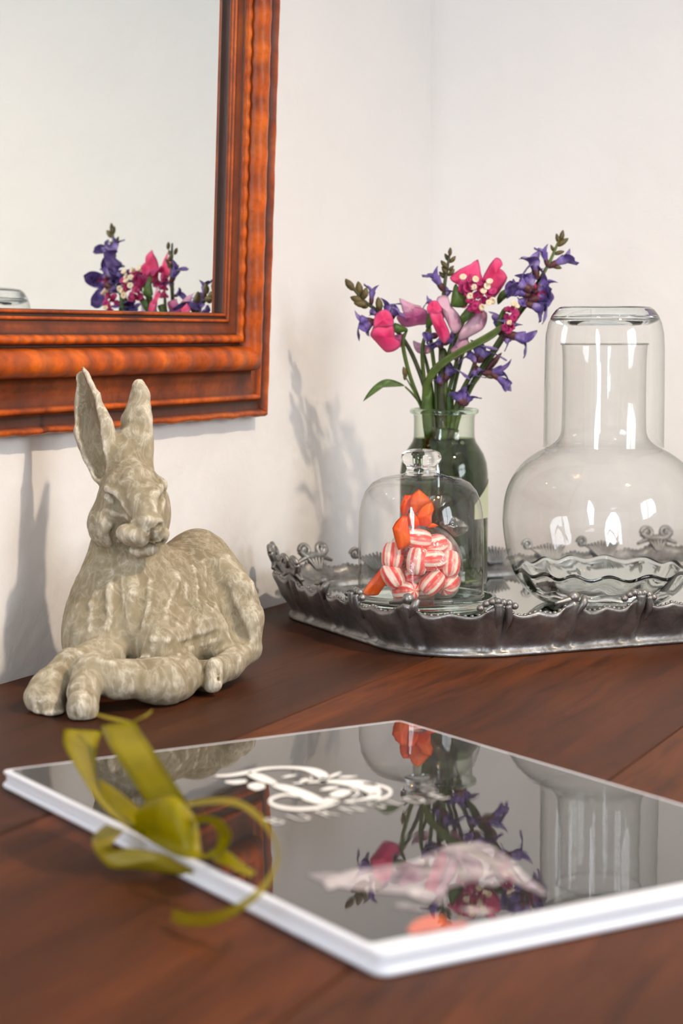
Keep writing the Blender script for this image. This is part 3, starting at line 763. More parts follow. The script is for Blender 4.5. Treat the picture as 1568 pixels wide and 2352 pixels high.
# cloche
CL = at(966, 1372, 1.233); CL.z = TZ + Z0 + .0008; CY = 1.233; s_ = pxm(CY)
cloche_plate = empty('glass_plate', CL, 'thick round clear glass plate under the dome on the tray', 'plate')
mesh_obj('plate_disc', *lathe([(.001, 0), (.034, 0), (.0405, .0012), (.0470, .0052), (.0483, .0078), (.0478, .0094), (.0462, .0100), (.0440, .0094), (.0425, .0090), (.001, .0090)], CL, 96), M_PLATE, cloche_plate)
CB = Vector((CL.x, CL.y, CL.z + .0095)); zb = CB.z - TZ
cloche = empty('glass_cloche', CB, 'clear glass dome with a ball knob covering the bag of sweets', 'cloche')
zt = lambda y: zof(y, CY) - zb
R = 145*s_
mesh_obj('dome', *lathe([(R, .0), (R*1.004, .001), (R*1.0, .004), (R, zt(1300)), (R*.995, zt(1220)), (R*.985, zt(1180)), (R*.95, zt(1152)), (R*.88, zt(1127)), (R*.77, zt(1108)), (R*.62, zt(1097)), (R*.45, zt(1092)), (R*.30, zt(1089)), (R*.25, zt(1085))], CB, 96), M_CLOCHE, cloche)
mesh_obj('dome_lip', *lathe([(R*.985, .0002), (R*1.012, .0002), (R*1.014, .0012), (R*1.004, .0026), (R*.988, .0020), (R*.985, .0002)], CB, 96), M_CLOCHE, cloche)
mesh_obj('knob', *lathe([(.0002, zt(1091)), (37*s_, zt(1091)), (36*s_, zt(1084)), (33*s_, zt(1076)), (36*s_, zt(1068)), (44*s_, zt(1060)), (47*s_, zt(1052)), (45*s_, zt(1043)), (38*s_, zt(1036)), (24*s_, zt(1032)), (.0002, zt(1030))], CB, 48), M_SOLID, cloche)
# carafe and its tumbler
VY = 1.275; CA = at(1381, 1387, VY); CA.z = TZ + Z0 + .0003; s2 = pxm(VY)
carafe = empty('glass_carafe', CA, 'round bellied clear glass carafe standing on the mirrored tray', 'carafe')
zc = lambda y: zof(y, VY) - Z0 - .0003
prof = [(60, 1383), (110, 1383), (134, 1380), (160, 1366), (186, 1342), (207, 1305), (221, 1262), (229, 1215), (230, 1180), (224, 1135), (208, 1095), (182, 1062), (152, 1040), (125, 1026), (107, 1012), (98, 995), (96, 970), (95, 900), (95.5, 830), (97, 800), (98.5, 790)]
pp = [tuple(q) for q in smooth_path(prof, 80)]
def ribs(a, i):
    y = pp[i][1]
    return .0045*math.sin(a*22 + (y-1200)*.016)*max(0, min(1, (y-1150)/140))*max(0, min(1, (1383-y)/10))
bulb = lathe([(max(r, 1)*s2, max(0, zc(y))) for r, y in pp], CA, 176, wob=ribs)
mesh_obj('bulb', *bulb, M_CLEAR, carafe)
mesh_obj('neck_rim', *tube([CA + Vector((98.5*s2*math.cos(a), 98.5*s2*math.sin(a), zc(790))) for a in np.linspace(0, 2*math.pi, 49)], .0007, 6, 97), M_CLEAR, carafe)
mesh_obj('thick_base', *lathe([(.0002, .0005), (112*s2, .0005), (134*s2, .0018), (150*s2, .0048), (120*s2, .0052), (60*s2, .0040), (.0002, .0036)], CA, 96, wob=lambda a, i: .012*math.sin(a*22) if 2 <= i <= 4 else 0), solid_glass('carafe_base_glass', (.98, .99, .98, 1), 1.47, bump=.25, bscale=120), carafe)
low = [q for q in pp if q[1] > 1300]
inn = [(r*.994-(1.5+13*((y-1300)/85)**1.5), y-(.5+10*((y-1300)/85)**1.5)) for r, y in low][::-1]
prf = [(r*.994*s2, max(.0056, zc(y))) for r, y in low if zc(y) > .0056] + [(max(r, 1)*s2, max(.0085, zc(y))) for r, y in inn if zc(y) > .0085]
prf.append(prf[0]); nlow = sum(1 for r, y in low if zc(y) > .0056)
tv, tf = lathe(prf, CA, 176, wob=lambda a, i: 0 if i < nlow or i == len(prf)-1 else .012*math.sin(a*15 + i*.35)*math.sin(math.pi*(i-nlow+1)/(len(prf)-nlow+1)))
tv2 = []
for (x, y, z) in tv:
    a = math.atan2(y-CA.y, x-CA.x); f_ = max(0, (z-CA.z)/zc(1300)); tv2.append((x, y, z + f_*.0016*math.sin(15*a+.8*math.sin(3*a))))
mesh_obj('thick_wall', tv2, tf, solid_glass('carafe_wall_glass', (.985, .99, .985, 1), 1.40), carafe)
TB = Vector((CA.x, CA.y, CA.z + zc(1027)))
tumbler = empty('glass_tumbler', TB, 'clear glass tumbler turned over the neck of the carafe', 'tumbler')
zq = lambda y: zof(y, VY) - (TB.z - TZ)
mesh_obj('tumbler_wall', *lathe([(137.5*s2, 0), (138.5*s2, .0004), (137.5*s2, .0012), (137*s2, zq(900)), (136*s2, zq(800)), (134*s2, zq(765)), (129*s2, zq(742)), (121*s2, zq(724)), (112*s2, zq(712)), (104*s2, zq(706))], TB, 96), M_CLEAR, tumbler)
mesh_obj('tumbler_base', *lathe([(.0002, zq(748)), (60*s2, zq(749)), (100*s2, zq(747)), (119*s2, zq(738)), (125*s2, zq(733)), (120*s2, zq(723)), (111*s2, zq(711)), (103*s2, zq(705)), (97*s2, zq(704)), (88*s2, zq(707)), (50*s2, zq(712)), (.0002, zq(713))], TB, 96), M_SOLID, tumbler)
# vase
BY = 1.375; VB = at(1018, 1342, BY); VB.z = TZ + Z0 + .0003; s3 = pxm(BY)
vase = empty('glass_vase', VB, 'green tinted glass bottle vase of water holding the flowers', 'vase')
zv = lambda y: zof(y, BY) - Z0 - .0003
M_GREEN = thin_glass('green_glass', (.90, .94, .87, 1), (.20, .26, .16, 1), 2.2, 1.0)
vprof = [(60, 1342), (92, 1342), (99, 1337), (101.5, 1323), (101.5, 1230), (101.5, 1120), (101, 1085), (98, 1062), (91, 1042), (81, 1026), (73, 1014), (70, 1003), (69.5, 985), (69.5, 960), (71, 952)]
mesh_obj('bottle', *lathe([(r*s3, max(0, zv(y))) for r, y in vprof], VB, 96), M_GREEN, vase)
mesh_obj('rolled_lip', *tube([VB + Vector((73*s3*math.cos(a), 73*s3*math.sin(a), zv(944))) for a in np.linspace(0, 2*math.pi, 49)], .0020, 10, 97), solid_glass('lip_glass', (.86, .92, .86, 1), 1.47), vase)
tw = NT('vase_water'); g = tw.n('ShaderNodeBsdfGlass'); g.inputs[0].default_value = (.60, .66, .44, 1); g.inputs['IOR'].default_value = 1.30; tw.surf(g.outputs[0])
mesh_obj('water', *lathe([(.0002, .0025), (90*s3, .0025), (98*s3, .005), (100*s3, zv(1318)), (100*s3, zv(1085)), (96.5*s3, zv(1062)), (89.5*s3, zv(1042)), (79.5*s3, zv(1026)), (72*s3, zv(1015)), (69.5*s3, zv(1006)), (.0002, zv(1007))], VB, 96), tw.m, vase)
# pale label on the right of the bottle
lab = []; lf = []
na, nz = 18, 10
for j in range(nz):
    for i in range(na):
        a = math.radians(-50 + 62*i/(na-1)); yy0 = 1098 + 62*(1-i/(na-1))**2*(.9)
        y = yy0 + (1186-yy0)*j/(nz-1); lab.append(VB + Vector((102.3*s3*math.cos(a), 102.3*s3*math.sin(a), zv(y))))
for j in range(nz-1):
    for i in range(na-1): lf.append((j*na+i, j*na+i+1, (j+1)*na+i+1, (j+1)*na+i))
mesh_obj('label', lab, lf, simple('label_paper', srgb(206, 208, 172), .7), vase)['label'] = 'pale green paper label'
# ------------------------------------------------------------------ flowers in the vase
FY = BY                                    # depth of the vase axis
c5 = lambda x, y: (820+.16582*x, 620+.16582*y)
c6 = lambda x, y: (1000+.21684*x, 520+.21684*y)
c3 = lambda x, y: (760+.38265*x, 500+.38265*y)
def petal_mat(name, stops, scale=90, rough=.55, sss=0.12, rim=None):
    t = NT(name); n = t.noise(scale, 3, .5, t.pos())
    c = t.ramp(n.outputs[0], stops)
    if rim:
        a_ = t.n('ShaderNodeAttribute'); a_.attribute_name = 'rim'; c = t.mix(t.math('MULTIPLY', t.math('POWER', a_.outputs['Fac'], 3.0), .8), c, rim)
    b = t.pr(c, rough, 0); b.inputs['Sheen Weight'].default_value = .15
    tr = t.n('ShaderNodeBsdfTranslucent'); t.l(c, tr.inputs[0]); mx = t.n('ShaderNodeMixShader'); mx.inputs[0].default_value = .3
    t.l(b.outputs[0], mx.inputs[1]); t.l(tr.outputs[0], mx.inputs[2]); t.surf(mx.outputs[0]); return t.m
M_VIOLET = petal_mat('violet_petal', [(.3, srgb(92, 68, 142)), (.52, srgb(130, 106, 184)), (.72, srgb(186, 168, 216))], 160)
M_PINK = petal_mat('hot_pink_petal', [(.3, srgb(214, 22, 92)), (.6, srgb(236, 58, 128)), (.8, srgb(244, 120, 164))], 55, rim=srgb(240, 110, 160))
M_MAUVE = petal_mat('mauve_petal', [(.35, srgb(168, 60, 120)), (.55, srgb(196, 96, 152)), (.7, srgb(226, 160, 190))], 60, rim=srgb(222, 150, 186))
M_PALE = petal_mat('pale_pink_petal', [(.3, srgb(214, 140, 174)), (.5, srgb(226, 182, 204)), (.7, srgb(232, 206, 214))], 60, rim=srgb(214, 168, 192))
M_MAG = petal_mat('magenta_floret', [(.3, srgb(176, 24, 96)), (.6, srgb(212, 54, 130)), (.8, srgb(226, 100, 160))], 140)
M_CREAM = petal_mat('cream_floret', [(.3, srgb(236, 214, 178)), (.7, srgb(252, 242, 220))], 140)
M_CALYX = simple('maroon_calyx', srgb(84, 42, 44), .55, var=.35, vscale=220)
M_BUD = simple('olive_bud', srgb(88, 76, 38), .55, var=.45, vscale=240)
M_STEM = simple('green_stem', srgb(74, 92, 34), .5, var=.3, vscale=120)
M_DSTEM = simple('dark_stem', srgb(58, 62, 34), .5, var=.35, vscale=150)
M_LEAF = simple('green_leaf', srgb(70, 96, 36), .5, var=.3, vscale=120)
M_BROWN = simple('dry_bud', srgb(150, 96, 44), .6, var=.3, vscale=200)
def unit_mesh(name, vf, mat):
    me = bpy.data.meshes.new(name); me.from_pydata([tuple(v) for v in vf[0]], [], [tuple(f) for f in vf[1]]); me.update()
    me.polygons.foreach_set('use_smooth', [True]*len(me.polygons)); me.materials.append(mat); return me
def lip_sheet(z0, L, w, curl, side, lobes=0, nu=7, nv=9, thick=.02):
    """a petal lip starting at z0 along +z, width w, curling to +x*side"""
    top = []
    for i in range(nv):
        t = i/(nv-1); wd = w*(.45+.9*t-.75*t**3)
        for j in range(nu):
            q = 2*j/(nu-1)-1
            edge = (1-.22*abs(math.sin(lobes*q*math.pi)) if lobes else 1)
            z = z0 + L*t*math.cos(curl*t)*(1-.18*q*q)*(edge if t > .6 else 1)
            x = side*(.10 + L*t*math.sin(curl*t)) - side*.10*q*q
            top.append((x, q*wd, z))
    bot = [(x-side*thick, y, z-thick*.3) for x, y, z in top]; m = len(top); Fc = []
    for i in range(nv-1):
        for j in range(nu-1):
            a = (i*nu+j, i*nu+j+1, (i+1)*nu+j+1, (i+1)*nu+j); Fc += [a, tuple(m+k for k in a[::-1])]
    per = [j for j in range(nu)] + [i*nu+nu-1 for i in range(1, nv)] + [(nv-1)*nu+j for j in range(nu-2, -1, -1)] + [i*nu for i in range(nv-2, 0, -1)]
    for a, b in zip(per, per[1:]+per[:1]): Fc.append((a, b, m+b, m+a))
    return top+bot, Fc
def corolla(op):
    tubev = lathe([(.05, 0), (.07, .15), (.085, .35), (.12, .5), (.13, .58)], (0, 0, 0), 12)
    return join(tubev, lip_sheet(.5, .42, .15, .35, 1), lip_sheet(.5, .48, .22, op, -1, 2), lip_sheet(.52, .30, .10, op*.8, -1, 0))
ME_COR = [unit_mesh('corolla', corolla(o), M_VIOLET) for o in (.5, 1.0, 1.5)]
def calyx_vf():
    V, Fc = lathe([(.02, -.05), (.07, .02), (.10, .15), (.105, .3), (.09, .40)], (0, 0, 0), 10, cap0=True)
    n0 = len(V)
    for k in range(5):
        a = 2*math.pi*k/5; b = a+.5; c = a-.5
        V += [(.09*math.cos(c), .09*math.sin(c), .38), (.09*math.cos(b), .09*math.sin(b), .38), (.13*math.cos(a), .13*math.sin(a), .56)]
        Fc += [(n0, n0+1, n0+2), (n0, n0+2, n0+1)][:1]; n0 += 3
    return V, Fc
ME_CAL = unit_mesh('calyx', calyx_vf(), M_CALYX)
def bud_vf():
    return lathe([(.01, 0), (.14, .12), (.22, .38), (.21, .62), (.12, .86), (.02, 1)], (0, 0, 0), 10, wob=lambda a, i: .10*math.sin(3*a+i))
ME_BUD = unit_mesh('bud', bud_vf(), M_BUD); ME_BUDM = unit_mesh('bud', bud_vf(), M_CALYX)
def place(me, name, parent, base, tip, roll=0.0, wide=1.0, sub_of=None):
    """unit mesh along +z put from base to tip (world); child of parent"""
    v = tip-base; L = v.length; o = bpy.data.objects.new(name, me); COL.objects.link(o)
    q = v.to_track_quat('Z', 'Y') @ Quaternion((0, 0, 1), roll)
    o.parent = parent; o.location = base - root_loc(parent); o.rotation_mode = 'QUATERNION'; o.rotation_quaternion = q; o.scale = (L*wide, L*wide, L)
    return o
rf = random.Random(11)
def blossom(parent, b, t, Y, op=1, roll=None, wide=1.0, dY=0.0):
    B, T = at(b[0], b[1], Y), at(t[0], t[1], Y+dY)
    o = place(ME_COR[op], 'blossom', parent, B, T, rf.uniform(0, 6.28) if roll is None else roll, 1.6*wide)
    c = bpy.data.objects.new('calyx', ME_CAL); COL.objects.link(c); c.parent = o; c.scale = (.82, .82, .85)
    return o
def bud(parent, b, t, Y, wide=1.0, maroon=False): return place(ME_BUDM if maroon else ME_BUD, 'bud', parent, at(b[0], b[1], Y), at(t[0], t[1], Y), rf.uniform(0, 6), wide)
def stem_path(px):
    """stem through pixels (x, y, Y), then through the neck and down into the water"""
    pts = [at(*p) for p in px]; last = pts[-1]
    c = Vector((VB.x, VB.y, 0)); q = Vector((last.x, last.y, 0))-c
    pts.append(Vector((c.x+q.x*.5, c.y+q.y*.5, VB.z+zv(1010)))); pts.append(Vector((c.x-q.x*.9, c.y-q.y*.9, VB.z+.012)))
    return pts
def flower_root(name, px, label, cat='flower'):
    pts = stem_path(px); o = empty(name, pts[-1], label, cat, None); return o, pts
def sphere_cluster(parent, name, mat, items):
    for (x, y, Y, r) in items: mesh_obj(name, *uv_sphere(at(x, y, Y), (r*pxm(Y),)*3, 8, 6), mat, parent)

# --- salvia, leaning to the left
r1, p1 = flower_root('salvia_stem', [(797, 646, FY-.005), (835, 690, FY-.005), (875, 722, FY-.005), (930, 785, FY+.002), (965, 860, FY+.004), (988, 940, FY+.004)], 'purple salvia stem with olive buds leaning out over the stone hare side')
mesh_obj('stem', *tube(p1, [.0008, .0011, .0013, .0015, .0016, .0017, .0017, .0017], 8, 50), M_DSTEM, r1)
for b, t, m in (((812, 668), (793, 640), 0), ((828, 682), (822, 646), 0), ((838, 694), (804, 682), 0), ((842, 700), (812, 696), 0), ((846, 704), (826, 704), 0), ((872, 716), (868, 682), 0), ((834, 688), (842, 660), 0)):
    bud(r1, b, t, FY-.006+rf.uniform(-.003, .003), 1.15)
blossom(r1, (852, 700), (856, 648), FY-.006, 0, wide=.8)
blossom(r1, (858, 738), (806, 732), FY-.010, 2, 1.2, 1.1)
blossom(r1, (862, 735), (824, 764), FY-.012, 1, .4, 1.2)
blossom(r1, (888, 735), (893, 680), FY-.002, 1, 2.0)
blossom(r1, (895, 735), (918, 700), FY-.004, 2, .5, 1.3)
blossom(r1, (868, 725), (846, 712), FY-.010, 1, 3.0, 1.4)
# --- salvia, upright in the middle
r2, p2 = flower_root('salvia_stem', [(1034, 572, FY+.004), (1028, 610, FY+.003), (1020, 660, FY+.002), (1014, 740, FY+.004), (1012, 850, FY+.004), (1012, 940, FY+.004)], 'purple salvia stem rising upright with a tight green bud tip beside hot pink petals')
mesh_obj('stem', *tube(p2, [.0007, .001, .0013, .0016, .0018, .0019, .0019, .0019], 8, 50), M_DSTEM, r2)
for b, t in (((1033, 588), (1034, 568)), ((1030, 600), (1021, 582)), ((1032, 604), (1046, 588)), ((1027, 616), (1012, 598)), ((1030, 622), (1042, 610)), ((1026, 630), (1014, 612)), ((1028, 634), (1044, 618)), ((1024, 640), (1008, 624))):
    bud(r2, b, t, FY+.003+rf.uniform(-.003, .003), 1.1)
blossom(r2, (1018, 668), (986, 614), FY+.001, 0, 1.0, .85)
blossom(r2, (1002, 700), (972, 686), FY+.002, 1, 1.0)
blossom(r2, (1020, 690), (1034, 655), FY+.004, 1, 1.0)
blossom(r2, (1005, 770), (965, 776), FY-.006, 2, .3, 1.4)
blossom(r2, (1008, 790), (978, 800), FY-.002, 1, .9, 1.4)
blossom(r2, (1016, 790), (1050, 770), FY-.004, 2, 2.2, 1.5)
blossom(r2, (1012, 800), (1000, 775), FY-.006, 1, 2.2, 1.5)
blossom(r2, (1014, 885), (1000, 860), FY-.004, 2, 1.0, 1.4)
blossom(r2, (1020, 875), (1046, 826), FY-.002, 2, 1.0, 1.2)
# --- salvia, tall on the right
r3, p3 = flower_root('salvia_stem', [(1291, 533, FY+.004), (1280, 560, FY+.003), (1256, 613, FY), (1217, 676, FY-.004), (1189, 711, FY-.006), (1150, 776, FY-.004), (1093, 867, FY), (1060, 935, FY+.002)], 'tallest salvia stem full of purple blossom leaning over the glass tumbler')
mesh_obj('stem', *tube(p3, [.0007, .0009, .0012, .0014, .0016, .0018, .0020, .0021, .0020, .0020], 8, 60), M_STEM, r3)
for b, t in (((1284, 560), (1277, 536)), ((1286, 556), (1293, 528)), ((1280, 566), (1305, 547)), ((1274, 580), (1264, 562)), ((1272, 584), (1296, 577)), ((1262, 608), (1290, 616))):
    bud(r3, b, t, FY+.003+rf.uniform(-.002, .002), .95)
blossom(r3, (1257, 612), (1243, 558), FY-.001, 0, 1.0, .75)
blossom(r3, (1232, 640), (1222, 570), FY-.010, 1, 2.5, .95)
blossom(r3, (1258, 613), (1324, 582), FY+.001, 0, .8, .8)
for b, t, op in (((1218, 668), (1172, 636), 2), ((1220, 664), (1196, 618), 2), ((1222, 670), (1214, 622), 1), ((1214, 676), (1150, 655), 2), ((1216, 678), (1178, 668), 2), ((1212, 682), (1186, 700), 2), ((1210, 684), (1204, 708), 1)):
    blossom(r3, b, t, FY-.010+rf.uniform(-.006, .006), op, None, 1.25)
for b, t, op in (((1228, 668), (1272, 628), 1), ((1226, 672), (1262, 658), 2), ((1216, 690), (1280, 672), 1), ((1212, 694), (1278, 702), 2), ((1206, 696), (1262, 716), 1)):
    blossom(r3, b, t, FY-.008+rf.uniform(-.006, .004), op, None, 1.05)
bud(r3, (1240, 640), (1252, 622), FY-.007, 1.0)
blossom(r3, (1160, 768), (1236, 782), FY-.008, 1, 2.4, 1.0)
blossom(r3, (1155, 772), (1184, 728), FY-.006, 2, None, 1.3)
blossom(r3, (1152, 776), (1176, 790), FY-.010, 1, None, 1.2)
blossom(r3, (1150, 770), (1142, 715), FY-.004, 2, None, 1.2)
bud(r3, (1112, 856), (1152, 810), FY-.003, .55, True)
blossom(r3, (1108, 858), (1186, 846), FY-.006, 1, 1.6, .8)
blossom(r3, (1128, 858), (1178, 892), FY-.007, 0, .4, .8)
bud(r3, (1112, 862), (1138, 868), FY-.006, .8)
# --- salvia, short, in front
r4, p4 = flower_root('salvia_stem', [(1100, 790, FY-.010), (1085, 850, FY-.006), (1060, 900, FY-.002), (1046, 940, FY)], 'short purple salvia stem tucked low behind the winged green stalk')
mesh_obj('stem', *tube(p4, [.0012, .0016, .0018, .0018, .0018, .0018], 8, 40), M_STEM, r4)
for b, t, op in (((1094, 832), (1066, 802), 2), ((1096, 828), (1100, 776), 2), ((1098, 832), (1126, 788), 1), ((1092, 838), (1084, 812), 2), ((1090, 842), (1086, 872), 1), ((1092, 840), (1108, 860), 2)):
    blossom(r4, b, t, FY-.010+rf.uniform(-.005, .004), op, None, 1.3)
for b, t, op in (((1064, 930), (1036, 890), 2), ((1066, 930), (1056, 886), 1), ((1066, 932), (1086, 898), 0)):
    blossom(r4, b, t, FY-.008+rf.uniform(-.004, .004), op, None, 1.3)
# --- sweet peas
def pea(label, stem, petals, calyx=None):
    r, p = flower_root('sweet_pea', stem, label)
    mesh_obj('stem', *tube(p, [.0009]+[.0014]*(len(p)-2)+[.0013], 8, 44), M_STEM, r)
    for (out, cv, Y, mat, bl, tx, ty) in petals:
        o = mesh_obj('petal', *petal(out, Y, bl*.62, tx, ty, ripple=.0011, wave=rf.choice((3, 4)), conv=cv), mat, r)
        N = len(out)*3; n0 = len(o.data.vertices)//2
        rim = [0.0 if (i % n0) == 0 else (((i % n0)-1)//N+1)/5.0 for i in range(2*n0)]
        o.data.attributes.new('rim', 'FLOAT', 'POINT').data.foreach_set('value', rim)
    if calyx: mesh_obj('calyx', *tube([at(*calyx[0]), at(*calyx[1]), at(*calyx[2])], [.0010, .0030, .0034], 10, 10), M_LEAF, r)
    return r
pea('hot pink sweet pea with folded petals drooping above the curved leaf', [(934, 757, FY-.006), (925, 790, FY-.004), (940, 860, FY), (968, 935, FY+.002)],
    [([(230, 690), (260, 610), (330, 560), (400, 545), (450, 580), (490, 650), (510, 720), (490, 770), (400, 785), (300, 795), (230, 800)], c5, FY-.016, M_PINK, .0045, .3, -.25),
     ([(230, 770), (300, 755), (400, 760), (490, 755), (520, 860), (530, 960), (600, 1000), (590, 1070), (500, 1130), (400, 1140), (330, 1080), (250, 990), (180, 910), (200, 840)], c5, FY-.013, M_PINK, .0065, .35, .3),
     ([(520, 900), (600, 900), (690, 870), (640, 1000), (600, 1075), (540, 1010)], c5, FY-.004, M_MAUVE, .002, .4, 0)],
    ((934, 757, FY-.007), (917, 755, FY-.010), (904, 752, FY-.011)))
pea('mauve and pale pink sweet pea hiding between two hot pink ones', [(985, 745, FY-.002), (970, 800, FY), (975, 880, FY+.004), (990, 938, FY+.004)],
    [([(580, 390), (680, 430), (800, 480), (880, 500), (900, 580), (800, 600), (720, 600), (640, 590), (610, 500)], c5, FY+.000, M_PALE, .003, .2, -.3),
     ([(550, 640), (640, 590), (760, 580), (800, 510), (900, 530), (960, 560), (990, 640), (970, 750), (850, 765), (700, 795), (620, 770), (560, 700)], c5, FY-.006, M_MAUVE, .0045, -.2, .2)])
pea('hot pink sweet pea with one wide pale lilac wing', [(985, 735, FY-.006), (990, 790, FY-.002), (1000, 870, FY+.002), (1003, 940, FY+.002)],
    [([(970, 500), (1000, 450), (1060, 420), (1120, 440), (1170, 520), (1160, 590), (1060, 605), (1000, 610), (965, 560)], c5, FY-.017, M_PINK, .0030, .2, -.35),
     ([(1000, 600), (1080, 575), (1160, 570), (1200, 680), (1270, 830), (1285, 920), (1240, 990), (1200, 1020), (1150, 970), (1090, 860), (1040, 740)], c5, FY-.016, M_PINK, .0042, .15, .2),
     ([(1110, 380), (1180, 350), (1260, 370), (1290, 480), (1380, 580), (1460, 700), (1450, 790), (1370, 880), (1300, 850), (1250, 740), (1200, 640), (1150, 520), (1100, 450)], c5, FY-.010, M_PALE, .0040, .45, 0)],
    ((980, 752, FY-.008), (988, 738, FY-.011), (994, 722, FY-.012)))
pea('pale pink half open sweet pea below the magenta statice', [(1052, 790, FY+.002), (1048, 830, FY+.002), (1030, 900, FY+.003), (1022, 940, FY+.003)],
    [([(540, 910), (545, 1000), (500, 1090), (400, 1150), (250, 1220), (240, 1150), (300, 1050), (400, 930), (470, 895)], c6, FY-.005, M_PALE, .0048, .2, 0),
     ([(500, 880), (550, 960), (470, 1060), (380, 1090), (350, 1040), (420, 930)], c6, FY-.001, M_MAUVE, .004, 0, 0),
     ([(160, 1310), (240, 1200), (330, 1190), (360, 1260), (280, 1360), (200, 1420)], c6, FY-.003, M_PALE, .003, 0, 0)])
pea('bright pink sweet pea with two pointed petals standing behind the statice', [(1090, 680, FY+.012), (1075, 760, FY+.012), (1045, 880, FY+.008), (1034, 940, FY+.006)],
    [([(150, 540), (260, 450), (370, 400), (450, 350), (480, 490), (500, 600), (420, 680), (300, 640), (200, 600)], c6, FY+.010, M_PINK, .0045, .3, -.2),
     ([(470, 620), (540, 460), (590, 380), (640, 330), (690, 350), (710, 410), (655, 436), (705, 460), (760, 540), (700, 640), (640, 730), (540, 720)], c6, FY+.008, M_PINK, .0050, -.2, -.2),
     ([(560, 560), (680, 500), (760, 545), (700, 660), (620, 760), (540, 700)], c6, FY+.013, M_PALE, .003, 0, 0)])
pea('small faded pink sweet pea half hidden among the stalks', [(972, 805, FY+.010), (985, 860, FY+.008), (998, 940, FY+.006)],
    [([(770, 980), (830, 1000), (900, 1020), (1000, 1060), (1010, 1150), (920, 1165), (840, 1150), (790, 1080)], c5, FY+.008, M_PALE, .003, .2, 0)])
# --- statice
def floret(parent, x, y, Y, r, mat, name='floret'):
    P = at(x, y, Y); s = r*pxm(Y); v = lathe([(s*.25, -s*1.1), (s*.5, -s*.3), (s*.95, s*.35), (s*1.0, s*.5), (s*.55, s*.42), (s*.1, s*.1)], (0, 0, 0), 10, wob=lambda a, i: .16*math.sin(5*a) if i in (2, 3) else 0)
    q = Vector((rf.uniform(-.8, .8), -1, rf.uniform(-.2, 1.0))).to_track_quat('Z', 'Y')
    return mesh_obj(name, [P + q @ Vector(p) for p in v[0]], v[1], mat, parent)
r5, p5 = flower_root('statice_stem', [(1088, 700, FY-.004), (1062, 735, FY-.004), (1030, 820, FY), (1020, 900, FY), (1018, 940, FY)], 'magenta statice cluster dotted with cream florets in the middle of the bouquet')
mesh_obj('stem', *tube(p5, [.0024, .0024, .0020, .0021, .0021, .0020, .002], 8, 50), M_STEM, r5)
for (x, y) in ((1062, 650), (1076, 645), (1098, 652), (1070, 664), (1104, 664), (1080, 692), (1094, 680), (1122, 678), (1108, 690), (1090, 704), (1124, 690), (1072, 676), (1114, 650), (1086, 660), (1130, 670), (1100, 712), (1060, 668), (1084, 710)):
    floret(r5, x, y, FY-.014+rf.uniform(-.004, .004), rf.uniform(9, 12), M_MAG)
for (x, y) in ((1063, 638), (1091, 642), (1089, 661), (1117, 658), (1110, 670), (1080, 681), (1121, 696), (1132, 690), (1108, 706), (1124, 648)):
    floret(r5, x, y, FY-.021+rf.uniform(-.002, .002), rf.uniform(7, 9), M_CREAM, 'cream_floret')
for (x, y, dz) in ((1060, 655, .010), (1085, 640, .012), (1110, 650, .012), (1128, 672, .010), (1050, 680, .008), (1075, 668, .016), (1102, 676, .016), (1062, 700, .012), (1094, 700, .014)):
    floret(r5, x, y, FY-.006+dz, rf.uniform(10, 12), M_MAG)
mesh_obj('green_bract', *petal([(190, 640), (220, 610), (250, 660), (330, 740), (340, 820), (280, 860), (170, 850), (160, 800)], FY-.012, .003, 0, 0, conv=c6), M_LEAF, r5)
mesh_obj('green_bract', *petal([(260, 950), (330, 880), (430, 860), (450, 890), (380, 960), (290, 1030)], FY-.010, .002, 0, 0, conv=c6), M_LEAF, r5)
r6, p6 = flower_root('statice_stem', [(1160, 742, FY-.016), (1120, 772, FY-.016), (1036, 820, FY-.014), (985, 860, FY-.008), (978, 938, FY-.004)], 'small magenta statice head on a winged green stalk crossing the other stems')
mesh_obj('stem', *strip([(1152, 742, FY-.016), (1120, 764, FY-.017), (1034, 812, FY-.015), (986, 850, FY-.010), (972, 900, FY-.006), (968, 940, FY-.004), (975, 1010, FY), (985, 1200, FY)],
                       [(1156, 754, FY-.017), (1126, 780, FY-.016), (1040, 826, FY-.014), (996, 868, FY-.009), (984, 905, FY-.005), (980, 940, FY-.003), (985, 1010, FY), (992, 1200, FY)], n=40, thick=.0016), M_STEM, r6)
for (x, y) in ((1166, 712), (1178, 712), (1164, 728), (1180, 730), (1170, 742), (1182, 720), (1160, 752), (1174, 752), (1166, 760)):
    floret(r6, x, y, FY-.018+rf.uniform(-.004, .004), rf.uniform(8, 11), M_MAG)
for (x, y) in ((1178, 698), (1186, 704), (1170, 742)):
    floret(r6, x, y, FY-.025, 7, M_CREAM, 'cream_floret')
mesh_obj('green_bract', *petal([(690, 900), (740, 850), (740, 930), (700, 1040), (640, 1060), (660, 980)], FY-.014, .002, 0, 0, conv=c6), M_LEAF, r6)
r7, p7 = flower_root('statice_stem', [(1232, 676, FY-.002), (1190, 725, FY), (1110, 850, FY+.006), (1050, 938, FY+.008)], 'magenta statice tuft showing through the salvia blossom over the tumbler')
mesh_obj('stem', *tube(p7, .0013, 8, 40), M_STEM, r7)
for (x, y) in ((1232, 676), (1244, 672), (1240, 682), (1226, 686), (1252, 674), (1222, 658)):
    floret(r7, x, y, FY-.012+rf.uniform(-.003, .003), 9, M_MAG)
